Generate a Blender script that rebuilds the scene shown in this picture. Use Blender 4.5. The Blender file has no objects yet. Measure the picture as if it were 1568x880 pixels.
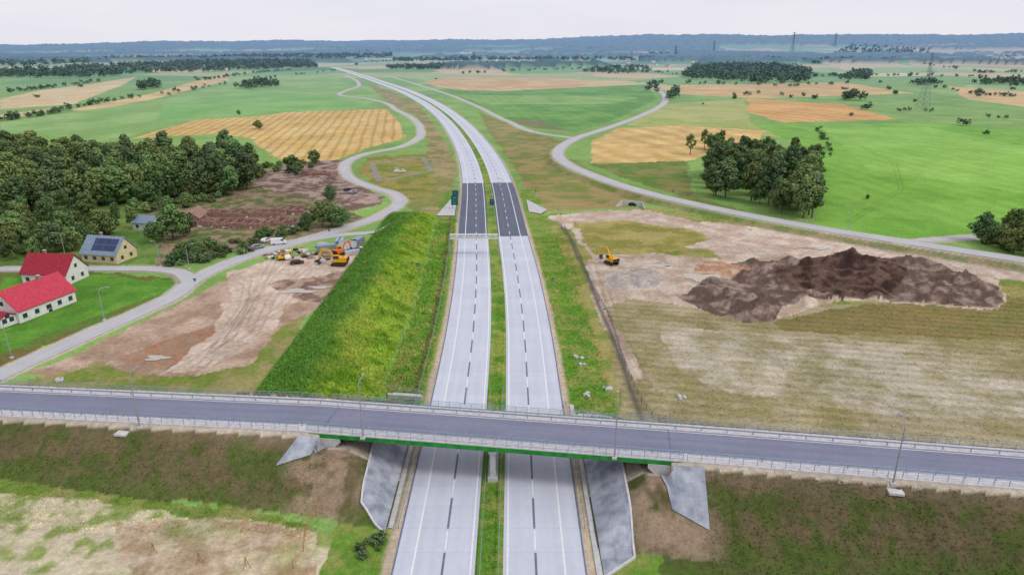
import bpy, math, random
import numpy as np
from mathutils import Vector
rng=np.random.default_rng(7); random.seed(7)
FL=1045.0; PT=math.radians(19.3); HC=65.0
SP,CP=math.sin(PT),math.cos(PT)
K=0.84
def C(r,g,b,k=None):
    k=K if k is None else k
    return np.array([(c/255.0)**2.2*k for c in (r,g,b)])
def G(u,v,z=0.0):
    """survey of a photo point onto the ground (metres)"""
    dx=u-784.0; dy=v-440.0
    t=(HC-z)/(FL*SP+dy*CP)
    return (dx*t,(FL*CP-dy*SP)*t)
def GP(pts,z=0.0): return [G(u,v,z) for u,v in pts]
# ---------------- numpy noise
def vn(x,y,seed=0):
    xi=np.floor(x);yi=np.floor(y);fx=x-xi;fy=y-yi
    fx=fx*fx*(3-2*fx);fy=fy*fy*(3-2*fy)
    def h(a,b):
        s=np.sin(a*127.1+b*311.7+seed*74.7)*43758.5453
        return s-np.floor(s)
    a=h(xi,yi);b=h(xi+1,yi);c=h(xi,yi+1);d=h(xi+1,yi+1)
    return (a*(1-fx)+b*fx)*(1-fy)+(c*(1-fx)+d*fx)*fy
def fbm(x,y,sc,seed=0,o=4):
    x=x/sc;y=y/sc;s=0;a=.5;t=0
    for i in range(o):
        s=s+a*vn(x*2**i+i*17.3,y*2**i-i*9.1,seed+i);t+=a;a*=.55
    return s/t
def ss(a,b,x):
    t=np.clip((x-a)/(b-a),0,1);return t*t*(3-2*t)
def smin(a,b,k):
    h=np.clip(.5+.5*(b-a)/k,0,1);return b*(1-h)+a*h-k*h*(1-h)
def pip(x,y,poly):
    r=np.zeros(x.shape,bool)
    P=np.array(poly)
    bb=(x>P[:,0].min())&(x<P[:,0].max())&(y>P[:,1].min())&(y<P[:,1].max())
    idx=np.nonzero(bb)[0]
    if len(idx)==0:return r
    xx=x[idx];yy=y[idx];ins=np.zeros(len(idx),bool);n=len(P)
    for i in range(n):
        x1,y1=P[i];x2,y2=P[(i+1)%n]
        if y1==y2:continue
        c=((y1>yy)!=(y2>yy))&(xx<(x2-x1)*(yy-y1)/(y2-y1)+x1)
        ins^=c
    r[idx]=ins;return r
def dist_poly(x,y,pl,maxd=15):
    P=np.array(pl);d=np.full(x.shape,1e6)
    for i in range(len(P)-1):
        a=P[i];b=P[i+1]
        m=(x>min(a[0],b[0])-maxd)&(x<max(a[0],b[0])+maxd)&(y>min(a[1],b[1])-maxd)&(y<max(a[1],b[1])+maxd)
        idx=np.nonzero(m)[0]
        if len(idx)==0:continue
        xx=x[idx]-a[0];yy=y[idx]-a[1];e=b-a;L=e@e+1e-9
        t=np.clip((xx*e[0]+yy*e[1])/L,0,1)
        dd=np.hypot(xx-t*e[0],yy-t*e[1]);d[idx]=np.minimum(d[idx],dd)
    return d
def smooth_path(pts,step=4.0):
    P=np.array(pts,float);out=[]
    for i in range(len(P)-1):
        p0=P[max(i-1,0)];p1=P[i];p2=P[i+1];p3=P[min(i+2,len(P)-1)]
        L=np.linalg.norm(p2-p1);n=max(2,int(L/step))
        n=min(n,60)
        a=np.linalg.norm(p1-p0)+1e-6;b=L+1e-6;c=np.linalg.norm(p3-p2)+1e-6
        m1=((p1-p0)/a*b+(p2-p1)/b*a)/(a+b)*b if i>0 else (p2-p1)
        m2=((p2-p1)/b*c+(p3-p2)/c*b)/(b+c)*b if i<len(P)-2 else (p2-p1)
        for k in range(n):
            t=k/n
            out.append((2*t**3-3*t*t+1)*p1+(t**3-2*t*t+t)*m1+(-2*t**3+3*t*t)*p2+(t**3-t*t)*m2)
    out.append(P[-1]);return np.array(out)
# ---------------- alignments
MW=smooth_path([(-3,-150),(-3,0),(-3,72),(-3,117),(-3.2,150),(-4.3,190),(-7.2,248),(-13.3,356),(-42,582),(-98,863),(-169,1130),(-275,1470),(-476,2092),(-650,2600)],3.0)
def mwc(y): return np.interp(y,MW[:,1],MW[:,0])
AX=math.radians(-8.2);OX,OY=-1.9,96.6
DX,DY=math.cos(AX),math.sin(AX);NX,NY=-DY,DX
S0,S1=-28.5,26.8
def sn(x,y): return ((x-OX)*DX+(y-OY)*DY,(x-OX)*NX+(y-OY)*NY)
def xy(s,n): return (OX+s*DX+n*NX,OY+s*DY+n*NY)
def zr(s): return np.interp(s,[-260,-150,-92,-32,30,85,160,260],[3.2,3.6,5.0,6.9,7.0,6.8,5.6,5.0])
LR=smooth_path(GP([(-260,690),(-100,622),(0,574),(100,528),(200,484),(262,455),(300,427),(345,405),(400,386),(470,366),(540,346),(592,326),(612,311),(603,297),(570,287),(538,274),(528,262),(532,248),(560,236),(610,226),(638,214),(644,198),(632,182),(606,168),(590,158),(560,151),(522,146),(530,139),(548,133),(548,126),(530,116)]),3.0)
LR2=smooth_path(GP([(292,432),(272,416),(240,412),(170,411),(80,411),(-60,413)]),3.0)
LR3=smooth_path(GP([(470,368),(520,360),(560,357),(598,355)]),3.0)
RR=smooth_path(GP([(1700,434),(1568,406),(1480,392),(1380,376),(1250,355),(1100,326),(1000,303),(905,272),(868,255),(854,240),(858,228),(880,213),(925,198),(985,176),(1015,160),(1019,149),(1002,136),(982,126)]),3.0)
RR2=smooth_path(GP([(880,212),(826,204),(780,187),(735,165),(690,146),(640,130),(590,115)]),4.0)
RR3=smooth_path(GP([(1380,378),(1410,369),(1450,366),(1500,362)]),3.0)
HEAPS=[(1190,428,7,3,1.8),(1240,418,7,3,2.4),(1302,400,5,4,4.2),(1325,404,5,3,3.0),(1318,434,8,3,2.0),(1375,418,7,3,2.2),(1132,462,6,3,2.4),(1168,476,6,3,2.6),(1085,446,7,3,1.4),(1440,442,9,3,1.8),(1270,402,6,2.5,2.4),(965,428,8,4,1.8),(1000,415,5,3,1.2),(1410,400,8,3,1.4),(400,462,5,2,.6),(330,470,4,2,.5),(500,415,5,2,.8),(455,300,8,6,1.8),(400,290,7,6,1.6),(430,320,7,4,1.2),(480,275,9,7,1.8)]
HEAPW=[(*G(u,v),a,b,h) for u,v,a,b,h in HEAPS]
DARKP=GP([(1060,446),(1110,412),(1180,400),(1290,390),(1340,394),(1420,402),(1500,432),(1526,446),(1526,468),(1440,464),(1370,458),(1290,456),(1200,466),(1180,488),(1140,490),(1085,474)])
_r=np.random.default_rng(99);_P=np.array(DARKP)
while len(HEAPW)<125:
    a=_r.uniform(_P[:,0].min(),_P[:,0].max());b=_r.uniform(_P[:,1].min(),_P[:,1].max())
    if pip(np.array([a]),np.array([b]),DARKP)[0]:
        q=_r.uniform(1.5,4.0);HEAPW.append((a,b,q,q*_r.uniform(.4,.8),q*_r.uniform(.5,.9)))
def woodmask(x,y):
    f=fbm(x*.45,y,520,61,4)
    th=np.interp(y,[2300,3200,4500,6000,7000,8500],[.70,.56,.48,.44,.40,.30])
    m=ss(th,th+.02,f)*(y>2300)
    return m*ss(60,120,np.abs(x-mwc(np.minimum(y,2600)))+ (y-2600).clip(0)*.2)
def berm(x,y,off):
    rz=np.interp(y,[104,112,124,145,225,262,282],[0,4.0,6.0,7.0,6.8,3.5,0])
    hb=smin((-19.0-(off+3))/2.35,(x+52)/2.05,2.6)
    return smin(hb,rz+.15,1.2)
def H(x,y,trees=False):
    x=np.asarray(x,float);y=np.asarray(y,float)
    off=x-mwc(y)
    s,n=sn(x,y)
    nz=fbm(x,y,4.0,3,3)-.5;nz2=fbm(x,y,13.0,4,3)-.5
    top=zr(s);he=top-np.maximum(0,np.abs(n)-5.75)/1.75
    he=np.minimum(he,(np.abs(off)-14.6)/1.62)
    he=np.where((s>S0+.3)&(s<S1-.3),np.minimum(he,4.9),he)
    he=np.maximum(he,0)
    he=he+np.where(np.abs(n)>6.3,nz*.5*np.clip(he,0,1),0)
    hb=np.maximum(berm(x,y,off),0)
    hb=hb+(nz*1.0+nz2*1.6)*np.clip(hb/2.5,0,1)
    h=np.maximum(he,hb)
    d=np.exp(-((off-18)/1.6)**2)+np.exp(-((off+17.0)/1.2)**2)*.5
    h=h-.7*d*ss(20,60,y)*(1-ss(500,800,y))*(1-ss(.2,1.5,he))
    dr=dist_poly(np.ravel(x),np.ravel(y),RR,12).reshape(x.shape)
    h=np.maximum(h,1.5*(1-ss(4.6,9.5,dr))*(1-ss(390,520,y)))
    hp=np.zeros_like(h)
    for cx,cy,a,b,hh in HEAPW:
        m=np.nonzero((np.abs(x-cx)<2.2*a)&(np.abs(y-cy)<3.4*b))[0]
        if len(m)==0:continue
        r=np.sqrt(((x[m]-cx)/a)**2+((y[m]-cy)/(b*1.5))**2)
        hp[m]=np.maximum(hp[m],hh*np.clip(1-r/1.5,0,1)**1.15)
    rough=fbm(x,y,2.2,11,4)
    h=h+hp*(.35+1.3*rough)
    far=ss(4300,8600,y)
    hill=(128+0.013*x+90*(fbm(x,y,2600,21,3)-.5)+60*(fbm(x,y,800,5,3)-.5))
    h=h+far*np.clip(hill,0,300)
    mid=ss(900,1800,y)*ss(120,400,np.abs(x-mwc(np.minimum(y,2600))))
    h=h+mid*14*(fbm(x,y,600,9,2)-.45)
    if trees: 
        m=np.nonzero(y>2300)[0]
        h[m]=h[m]+woodmask(x[m],y[m])*(15+14*(fbm(x[m],y[m],60,77,3)-.3)*(1+y[m]/5000))
    return h
# ---------------- ground colour
def R(c1,c2,sc,th,poly,sharp=.12): return (C(*c1),C(*c2),sc,th,GP(poly),sharp)
REG=[
 R((214,194,148),(204,182,136),40,.5,[(0,152),(60,139),(150,128),(210,118),(190,130),(110,160),(0,168)]),
 R((218,190,136),(200,174,120),40,.5,[(108,168),(240,142),(345,112),(350,124),(235,152),(130,171)]),
 R((205,186,138),(190,170,120),40,.5,[(0,176),(80,166),(70,172),(0,184)]),
 R((148,180,110),(134,170,96),60,.5,[(0,188),(250,152),(360,126),(500,118),(600,150),(560,160),(400,172),(250,192),(190,212),(60,205),(0,206)]),
 R((126,174,96),(140,182,106),50,.5,[(250,160),(390,138),(520,150),(560,160),(590,166),(430,172),(300,184),(240,190)]),
 R((210,174,104),(218,188,124),16,.5,[(200,212),(300,184),(395,178),(440,172),(592,167),(614,190),(618,212),(560,228),(500,250),(440,250),(400,228),(385,212),(330,205)]),
 R((212,182,134),(202,166,118),60,.5,[(650,124),(700,118),(840,116),(912,122),(885,136),(720,139),(670,134)]),
 R((118,162,82),(100,146,70),30,.52,[(670,139),(740,141),(990,130),(1006,152),(940,184),(880,203),(800,192),(720,158)]),
 R((146,178,100),(128,166,88),30,.5,[(700,146),(930,147),(980,150),(930,160),(740,160)]),
 R((146,112,106),(110,140,76),7,.5,[(780,182),(830,186),(870,200),(810,196)]),
 R((212,182,126),(200,168,114),50,.5,[(1036,131),(1290,127),(1400,143),(1160,151),(1030,144)]),
 R((212,168,106),(202,156,96),40,.5,[(1140,151),(1290,160),(1375,183),(1200,188),(1130,168),(1150,160)]),
 R((214,194,150),(204,182,136),60,.5,[(1370,86),(1600,80),(1600,97),(1400,103)]),
 R((212,182,130),(202,174,122),60,.5,[(1450,133),(1600,142),(1600,168),(1480,152)]),
 R((206,184,138),(214,192,146),60,.5,[(1250,96),(1340,92),(1400,104),(1290,108)]),
 R((176,178,112),(160,170,96),25,.5,[(1010,160),(1140,152),(1150,190),(1240,215),(1100,200),(960,192)]),
 R((218,188,126),(202,170,108),12,.45,[(905,216),(950,196),(1050,193),(1172,200),(1160,216),(1090,235),(1050,248),(905,250)]),
 R((130,178,78),(116,166,68),22,.55,[(1150,190),(1420,189),(1600,200),(1600,374),(1400,366),(1250,350),(1246,232)]),
 R((150,194,94),(134,182,82),26,.5,[(1260,196),(1420,195),(1600,230),(1600,300),(1330,260)],.3),
 R((104,130,64),(134,134,80),9,.5,[(905,252),(1050,246),(1060,300),(1180,335),(1250,352),(1090,318),(960,274)]),
 # verges of the motorway
 R((124,134,72),(158,142,96),8,.52,[(735,172),(800,200),(862,216),(846,238),(860,262),(985,302),(1000,312),(950,318),(840,324),(812,300),(770,232),(744,195)]),
 R((132,134,80),(168,150,112),8,.5,[(560,128),(600,140),(640,160),(672,200),(700,250),(697,300),(690,330),(640,332),(622,318),(650,262),(656,215),(640,180),(600,160)]),
 R((122,134,60),(158,146,86),7,.5,[(545,262),(565,240),(655,235),(668,280),(655,310),(622,306),(590,290)]),
 # yards left
 R((112,94,84),(168,148,136),4,.5,[(372,300),(388,268),(440,250),(520,244),(530,262),(538,280),(590,300),(585,312),(500,334),(440,300)]),
 R((96,108,62),(150,130,110),3.5,.5,[(250,300),(372,286),(450,300),(530,320),(560,335),(470,362),(390,378),(250,410),(190,380),(200,330)]),
 R((92,128,60),(120,140,76),6,.5,[(-200,300),(200,310),(250,345),(240,405),(-200,409)]),
 R((116,108,64),(96,126,58),5,.5,[(-200,414),(120,414),(288,428),(272,444),(200,476),(60,534),(0,562),(-200,640)]),
 R((92,142,54),(106,156,62),5,.5,[(0,424),(150,420),(276,432),(262,444),(60,516),(0,542)]),
 R((192,168,148),(162,136,114),5,.5,[(40,575),(200,503),(290,456),(360,420),(400,402),(470,392),(560,380),(548,430),(470,482),(410,532),(350,588),(200,580)],.2),
 R((214,196,178),(190,168,148),3,.5,[(340,418),(420,398),(545,388),(530,425),(470,446),(440,470),(420,500),(370,540),(300,570),(262,566),(330,500),(352,452)],.25),
 R((168,124,96),(160,134,112),2.5,.5,[(176,552),(250,520),(330,496),(336,508),(300,530),(270,560)],.2),
 R((130,106,92),(176,152,134),2.5,.5,[(408,436),(420,430),(470,426),(560,412),(540,436),(490,462),(452,458)]),
 R((120,136,64),(150,142,94),4,.5,[(0,592),(60,578),(150,556),(200,570),(300,576),(380,560),(430,500),(470,478),(420,600),(200,610)]),
 # right-hand site
 R((158,150,94),(122,138,66),5,.5,[(800,330),(1000,318),(1568,420),(1700,440),(1700,720),(960,660),(870,520)]),
 R((146,138,96),(172,160,130),6,.5,[(930,440),(1100,470),(1700,455),(1700,720),(960,660),(940,560)],.2),
 R((190,180,160),(152,144,108),5,.5,[(1010,500),(1150,510),(1400,530),(1568,580),(1700,600),(1700,650),(1400,640),(1120,600),(1040,570)],.26),
 R((140,124,82),(124,122,72),7,.5,[(1180,492),(1300,468),(1700,446),(1700,520),(1500,520),(1200,508)],.25),
 R((212,196,180),(188,166,148),4,.45,[(838,330),(900,324),(985,320),(1060,338),(1180,350),(1350,373),(1600,418),(1600,436),(1480,420),(1400,404),(1260,398),(1120,404),(1080,382),(1050,378),(960,396),(905,398),(892,376),(870,352)],.2),
 R((172,158,100),(142,140,74),6,.5,[(880,342),(960,339),(1060,352),(1088,366),(1040,382),(985,388),(905,390)]),
 R((208,192,174),(180,158,138),3.5,.5,[(895,396),(1000,388),(1120,398),(1280,385),(1420,392),(1532,430),(1536,460),(1532,474),(1400,466),(1290,458),(1190,488),(1140,494),(1060,470),(960,458),(930,470),(952,520),(998,580),(975,584),(930,510),(905,440)],.2),
 R((104,86,78),(158,140,128),2.6,.58,[(1040,455),(1100,420),(1120,402),(1230,396),(1310,392),(1420,400),(1500,428),(1530,440),(1532,472),(1450,466),(1380,462),(1280,456),(1198,470),(1180,492),(1140,494),(1080,476)],.16),
 R((66,50,46),(110,88,78),2.5,.52,[(1190,412),(1250,396),(1300,388),(1360,396),(1390,428),(1360,452),(1290,458),(1240,444),(1180,430)],.16),
 R((168,160,154),(192,180,168),3,.5,[(930,420),(985,412),(1020,425),(1000,440),(930,440)]),
 R((176,134,106),(200,172,146),2.5,.5,[(1065,400),(1110,400),(1150,412),(1120,428),(1060,418)]),
 # foreground below the overpass
 R((206,194,166),(140,154,88),2.6,.55,[(-300,736),(0,736),(250,776),(480,812),(560,815),(560,1000),(-500,1000)],.14),
 R((206,188,162),(172,148,120),2.2,.5,[(170,800),(300,792),(480,815),(480,1000),(240,1000)],.22),
 R((112,134,60),(150,148,94),3,.55,[(-300,722),(0,726),(160,752),(320,778),(480,802),(480,812),(300,792),(120,762),(-300,746)],.2),
 R((92,96,60),(84,104,50),3,.5,[(915,760),(1800,760),(1800,1400),(915,1400)],.2),
]
TRACKS=[(GP([(905,400),(925,470),(950,530),(990,590)]),1.2),(GP([(925,440),(945,500),(975,560)]),.8),(GP([(440,400),(400,440),(370,500),(290,560)]),.9),(GP([(480,400),(420,450),(390,510),(300,575)]),.8),(GP([(360,420),(390,450),(350,520),(240,575)]),.7),(GP([(500,395),(430,470),(330,540)]),.7),(GP([(420,398),(380,470),(310,560)]),.8),
 (GP([(1000,330),(1150,360),(1350,384),(1500,410)]),1.4),(GP([(960,345),(1120,366),(1300,392)]),1.0),(GP([(960,395),(1060,385),(1200,388)]),1.2),(GP([(940,410),(1050,400),(1120,392)]),.9),(GP([(380,425),(372,470),(330,530)]),.6),(GP([(1300,215),(1370,250),(1380,290),(1300,340)]),1.0),(GP([(1290,210),(1420,240),(1568,260)]),1.0),(GP([(1060,480),(1200,560),(1400,640)]),.8),(GP([(0,800),(160,810),(400,850)]),.5)]
def haze(col,y):  # aerial haze baked into the base colour, growing with world y
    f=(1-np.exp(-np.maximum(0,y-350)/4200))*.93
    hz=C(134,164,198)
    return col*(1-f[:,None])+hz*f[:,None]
def voro(x,y,cx,cy,seed):
    gx=np.floor(x/cx);gy=np.floor(y/cy);best=np.full(x.shape,1e9);idv=np.zeros(x.shape)
    for i in(-1,0,1):
        for j in(-1,0,1):
            a=gx+i;b=gy+j
            r1=np.sin(a*12.99+b*78.23+seed)*43758.5;r1-=np.floor(r1)
            r2=np.sin(a*39.34+b*11.13+seed)*24634.6;r2-=np.floor(r2)
            d=((a+r1)*cx-x)**2/cx**2+((b+r2)*cy-y)**2/cy**2
            m=d<best;best=np.where(m,d,best)
            r3=np.sin(a*93.9+b*67.3+seed)*9631.7;r3-=np.floor(r3)
            idv=np.where(m,r3,idv)
    return idv
def ground_color(x,y):
    off=x-mwc(y);s,n=sn(x,y)
    n1=fbm(x,y,5,31,4);n2=fbm(x,y,24,32,4);n3=fbm(x,y,110,33,3);n4=fbm(x*1.6,y,60,34,5)
    a=.5+.35*(n3-.5)+.9*(n2-.5)
    a=np.clip(a,0,1)[:,None]
    col=C(116,154,80)*(1-a)+C(146,178,102)*a
    v=voro(x+90*(n3-.5),y,230,420,3.3)
    pal=[(0,(132,168,98)),(.25,(154,182,116)),(.42,(118,156,88)),(.58,(208,186,138)),(.70,(170,180,122)),(.80,(94,132,78)),(.90,(216,202,158))]
    fc=np.zeros_like(col)
    for th,c in pal: fc=np.where((v>=th)[:,None],C(*c),fc)
    m=ss(900,1300,y)[:,None];col=col*(1-m)+fc*m
    jit=np.minimum(2.6,1.1+y*.004)
    xj=x+(fbm(x,y,6,41,4)-.5)*2.4*jit;yj=y+(fbm(x,y,6,42,4)-.5)*2.4*jit
    for i,(c1,c2,sc,th,poly,sh) in enumerate(REG):
        m=pip(xj,yj,poly)
        if not m.any():continue
        idx=np.nonzero(m)[0]
        w=ss(th-sh,th+sh,fbm(x[idx],y[idx],sc,50+i,5))[:,None]
        cc=c1*(1-w)+c2*w
        if i==5:
            ph=(x[idx]+.16*y[idx]+3*(n2[idx]-.5))/8.0*2*np.pi
            cc=cc*(1-.26*ss(.2,.9,np.sin(ph))[:,None])
        if i in(7,8,17,18):
            ph=(x[idx]*.9+.1*y[idx])/11*2*np.pi
            cc=cc*(1-.04*np.sin(ph)[:,None])
        if i in(6,10,11,16):
            cc=cc*(1-.09*np.sin((x[idx]+.3*y[idx])/3.5)[:,None])
        if 34<=i<=36:
            ph=(y[idx]*.98+.2*x[idx])/3.1*2*np.pi
            cc=cc*(1-.12*np.sin(ph)[:,None]*n2[idx][:,None]*2)
        col[idx]=cc
    for pl,w in TRACKS:
        d=dist_poly(x,y,pl,6)
        m=np.exp(-((np.abs(d-1.0))/(w*.4))**2)*.24*(n1*1.8).clip(0,1)
        col=col*(1-m[:,None])
    d=dist_poly(x,y,GP([(570,250),(648,241),(660,262),(580,277),(570,250)]),6)
    m=((1-ss(1.3,1.9,d)))[:,None];col=col*(1-m)+C(150,146,138)*m
    for pl,w,c in((LR,2.9,(196,184,168)),(LR2,2.4,(170,160,142)),(RR,3.8,(180,174,154)),(RR2,2.8,(190,180,154)),(RR3,2.6,(200,186,168))):
        d=dist_poly(x,y,pl,14)
        m=(1-ss(w+.3,w+1.5,d+(n1-.5)*1.6))[:,None];col=col*(1-m)+C(*c)*m
    d=dist_poly(x,y,RR,14);m=((ss(4.8,6,d)-ss(8.5,11,d))*(y<420)*(1-pip(x,y,GP([(1568,500),(1568,430),(1150,352),(1000,318),(840,330),(840,500)]))*.6))[:,None]
    cc=C(108,124,66)*(1-ss(.4,.6,n1))[:,None]+C(142,130,94)*ss(.4,.6,n1)[:,None]
    col=col*(1-m*.85)+cc*m*.85
    # overpass embankment & berm
    he=np.minimum(zr(s)-np.maximum(0,np.abs(n)-5.75)/1.75,(np.abs(off)-14.6)/1.62)
    hb=berm(x,y,off)
    bank=(he>0.02+(n1-.5)*.6)&(y<140)&(he>0)&((hb<he-.3)|(np.abs(n)<6.4))
    wv=ss(.40,.62,fbm(x,y,2.2,71,5))[:,None]
    low=(1-ss(.2,2.6,he+(n2-.5)*3))[:,None]
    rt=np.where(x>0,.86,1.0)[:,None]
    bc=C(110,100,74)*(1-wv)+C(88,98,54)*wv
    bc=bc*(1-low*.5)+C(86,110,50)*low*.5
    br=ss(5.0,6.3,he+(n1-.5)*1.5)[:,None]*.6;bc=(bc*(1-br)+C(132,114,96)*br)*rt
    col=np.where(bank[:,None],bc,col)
    ex=(1-ss(4,9,np.abs(np.abs(off)-25)+(n2-.5)*7+(n1-.5)*3))
    ab=(ex*bank*(1-ss(16,24,np.abs(n)))*ss(.34,.54,fbm(x,y,3,73,4)))[:,None];col=col*(1-ab*.8)+C(160,138,118)*ab*.8
    flat=(bank&(np.abs(n)<6.4)&(np.abs(n)>5.0))[:,None];col=np.where(flat,C(190,178,160),col)
    under=((s>S0)&(s<S1)&(np.abs(n)<6)&(np.abs(off)>14))[:,None];col=np.where(under,C(150,140,130),col)
    w=ss(.40,.62,fbm(x,y,3.0,81,5))[:,None]
    g=C(106,138,48)*(1-w)+C(140,162,62)*w
    w2=ss(.48,.70,fbm(x,y,9,82,4))[:,None]*.45;g=g*(1-w2)+C(158,158,82)*w2
    ls=(1-ss(-41,-35,x+(n1-.5)*4))[:,None]*.85;g=g*(1-ls)+C(82,122,58)*ls  # shade of the berm's left flank painted into the grass colour
    bm=(ss(.0,.8,hb+(n1-.5)*.8)*(hb>he-.3)*(np.abs(n)>6.3))[:,None];col=col*(1-bm)+g*bm
    ao=np.abs(off);lim=(y<1400)
    vm=((ao>1)&(ao<25)&(hb<.3)&(he<.05)&lim)
    gv=C(104,142,56)*(1-w)+C(138,148,80)*w
    vmf=(vm&(y<330)&(ao+(n1-.5)*3<22.5))[:,None];col=np.where(vmf,gv,col)
    m=((1-ss(13.5,14.6,ao+(n1-.5)*.9))*lim)[:,None];col=col*(1-m)+C(196,178,156)*m
    dk=(np.exp(-((off+16.6)/.5)**2)*(y<330)*(y>104))[:,None];col=col*(1-dk*.7)+C(110,92,74)*dk*.7
    md=((ao<2.3)&(y<2600))[:,None]
    gm=C(100,140,54)*(1-w)+C(144,154,80)*w
    col=np.where(md,gm,col)
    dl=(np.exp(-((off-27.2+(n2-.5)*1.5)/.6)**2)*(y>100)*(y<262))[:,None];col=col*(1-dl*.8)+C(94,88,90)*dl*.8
    wm=(woodmask(x,y)>.25)
    col=np.where(wm[:,None],C(48,78,60)*(.7+.7*n4[:,None]),col)
    t=(1+.26*(n1-.5)*(1-ss(500,1500,y))+.22*(n2-.5)+.26*(n4-.5))[:,None]
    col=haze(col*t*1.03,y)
    return np.clip(col,0.002,.9)
# ---------------- mesh helpers
def link(o): bpy.context.scene.collection.objects.link(o);return o
def np_mesh(name,V,Fc,col=None,smooth=False,mats=(),mi=None,uv=None):
    V=np.ascontiguousarray(V,dtype=np.float32);Fc=np.ascontiguousarray(Fc,dtype=np.int32)
    me=bpy.data.meshes.new(name);k=Fc.shape[1]
    me.vertices.add(len(V));me.vertices.foreach_set("co",V.ravel())
    me.loops.add(Fc.size);me.loops.foreach_set("vertex_index",Fc.ravel())
    me.polygons.add(len(Fc));me.polygons.foreach_set("loop_start",np.arange(0,Fc.size,k,dtype=np.int32))
    for m in mats:me.materials.append(m)
    if mi is not None: me.polygons.foreach_set("material_index",np.asarray(mi,dtype=np.int32))
    me.update(calc_edges=True)
    me.polygons.foreach_set("use_smooth",np.full(len(Fc),smooth))
    if col is not None:
        a=me.color_attributes.new("Col",'FLOAT_COLOR','POINT')
        c4=np.ones((len(V),4),np.float32);c4[:,:3]=col;a.data.foreach_set("color",c4.ravel())
    if uv is not None:
        l=me.uv_layers.new(name="UVMap");l.data.foreach_set("uv",np.asarray(uv,np.float32)[Fc.ravel()].ravel())
    return me
def empty(name,loc=(0,0,0)):
    o=bpy.data.objects.new(name,None);o.location=loc;link(o);o.empty_display_size=.5;return o
class MB:
    def __init__(s): s.v=[];s.f=[];s.m=[];s.mats=[]
    def mi(s,mat):
        if mat not in s.mats:s.mats.append(mat)
        return s.mats.index(mat)
    def add(s,vs,fs,mat):
        b=len(s.v);s.v+= [tuple(v) for v in vs];i=s.mi(mat)
        for f in fs:s.f.append([b+q for q in f]);s.m.append(i)
    def box(s,c,d,mat,rz=0,ry=0,rx=0):
        vs=[]
        from mathutils import Euler
        M=Euler((rx,ry,rz)).to_matrix()
        for X in(-.5,.5):
            for Y in(-.5,.5):
                for Z in(-.5,.5):
                    p=M@Vector((X*d[0],Y*d[1],Z*d[2]));vs.append((p.x+c[0],p.y+c[1],p.z+c[2]))
        s.add(vs,[(0,1,3,2),(4,6,7,5),(0,4,5,1),(2,3,7,6),(0,2,6,4),(1,5,7,3)],mat)
    def cyl(s,p0,p1,r0,r1,mat,n=8,cap=True):
        p0=Vector(p0);p1=Vector(p1);d=(p1-p0).normalized()
        a=d.cross(Vector((0,0,1)) if abs(d.z)<.9 else Vector((1,0,0))).normalized();b=d.cross(a)
        vs=[]
        for k in range(n):
            t=2*math.pi*k/n;q=a*math.cos(t)+b*math.sin(t);vs+= [p0+q*r0,p1+q*r1]
        fs=[(2*k,2*((k+1)%n),2*((k+1)%n)+1,2*k+1) for k in range(n)]
        if cap: fs+=[tuple(2*k for k in range(n))[::-1],tuple(2*k+1 for k in range(n))]
        s.add(vs,fs,mat)
    def prism(s,prof,y0,y1,mat):
        n=len(prof);vs=[(x,y0,z) for x,z in prof]+[(x,y1,z) for x,z in prof]
        fs=[tuple(range(n)),tuple(range(2*n-1,n-1,-1))]+[(k,k+n,(k+1)%n+n,(k+1)%n) for k in range(n)]
        s.add(vs,fs,mat)
    def obj(s,name,parent=None,loc=(0,0,0),rz=0,sc=1,smooth=False):
        me=bpy.data.meshes.new(name);me.from_pydata(s.v,[],s.f)
        for m in s.mats:me.materials.append(m)
        me.polygons.foreach_set("material_index",s.m);me.update()
        o=bpy.data.objects.new(name,me);link(o);o.location=loc;o.rotation_euler=(0,0,rz);o.scale=(sc,)*3
        if parent:o.parent=parent
        return o
# ---------------- materials
def newmat(name):
    m=bpy.data.materials.new(name);m.use_nodes=True;nt=m.node_tree;b=nt.nodes["Principled BSDF"];return m,nt,b
def N(nt,t,**k):
    n=nt.nodes.new(t)
    for a,v in k.items():setattr(n,a,v)
    return n
def noise_mat(name,c1,c2,scale=2.0,rough=.8,metal=0,detail=5,bump=0,stretch=None,spec=.3):
    m,nt,b=newmat(name);tc=N(nt,'ShaderNodeTexCoord');ns=N(nt,'ShaderNodeTexNoise');ns.inputs['Scale'].default_value=scale;ns.inputs['Detail'].default_value=detail
    src=tc.outputs['Object']
    if stretch:
        mp=N(nt,'ShaderNodeMapping');mp.inputs['Scale'].default_value=stretch;nt.links.new(src,mp.inputs[0]);src=mp.outputs[0]
    nt.links.new(src,ns.inputs['Vector'])
    r=N(nt,'ShaderNodeValToRGB');r.color_ramp.elements[0].position=.35;r.color_ramp.elements[1].position=.65
    r.color_ramp.elements[0].color=(*c1,1);r.color_ramp.elements[1].color=(*c2,1)
    nt.links.new(ns.outputs[0],r.inputs[0]);nt.links.new(r.outputs[0],b.inputs['Base Color'])
    b.inputs['Roughness'].default_value=rough;b.inputs['Metallic'].default_value=metal;b.inputs['Specular IOR Level'].default_value=spec
    if bump:
        bp=N(nt,'ShaderNodeBump');bp.inputs['Strength'].default_value=bump;nt.links.new(ns.outputs[0],bp.inputs['Height']);nt.links.new(bp.outputs[0],b.inputs['Normal'])
    return m
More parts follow.
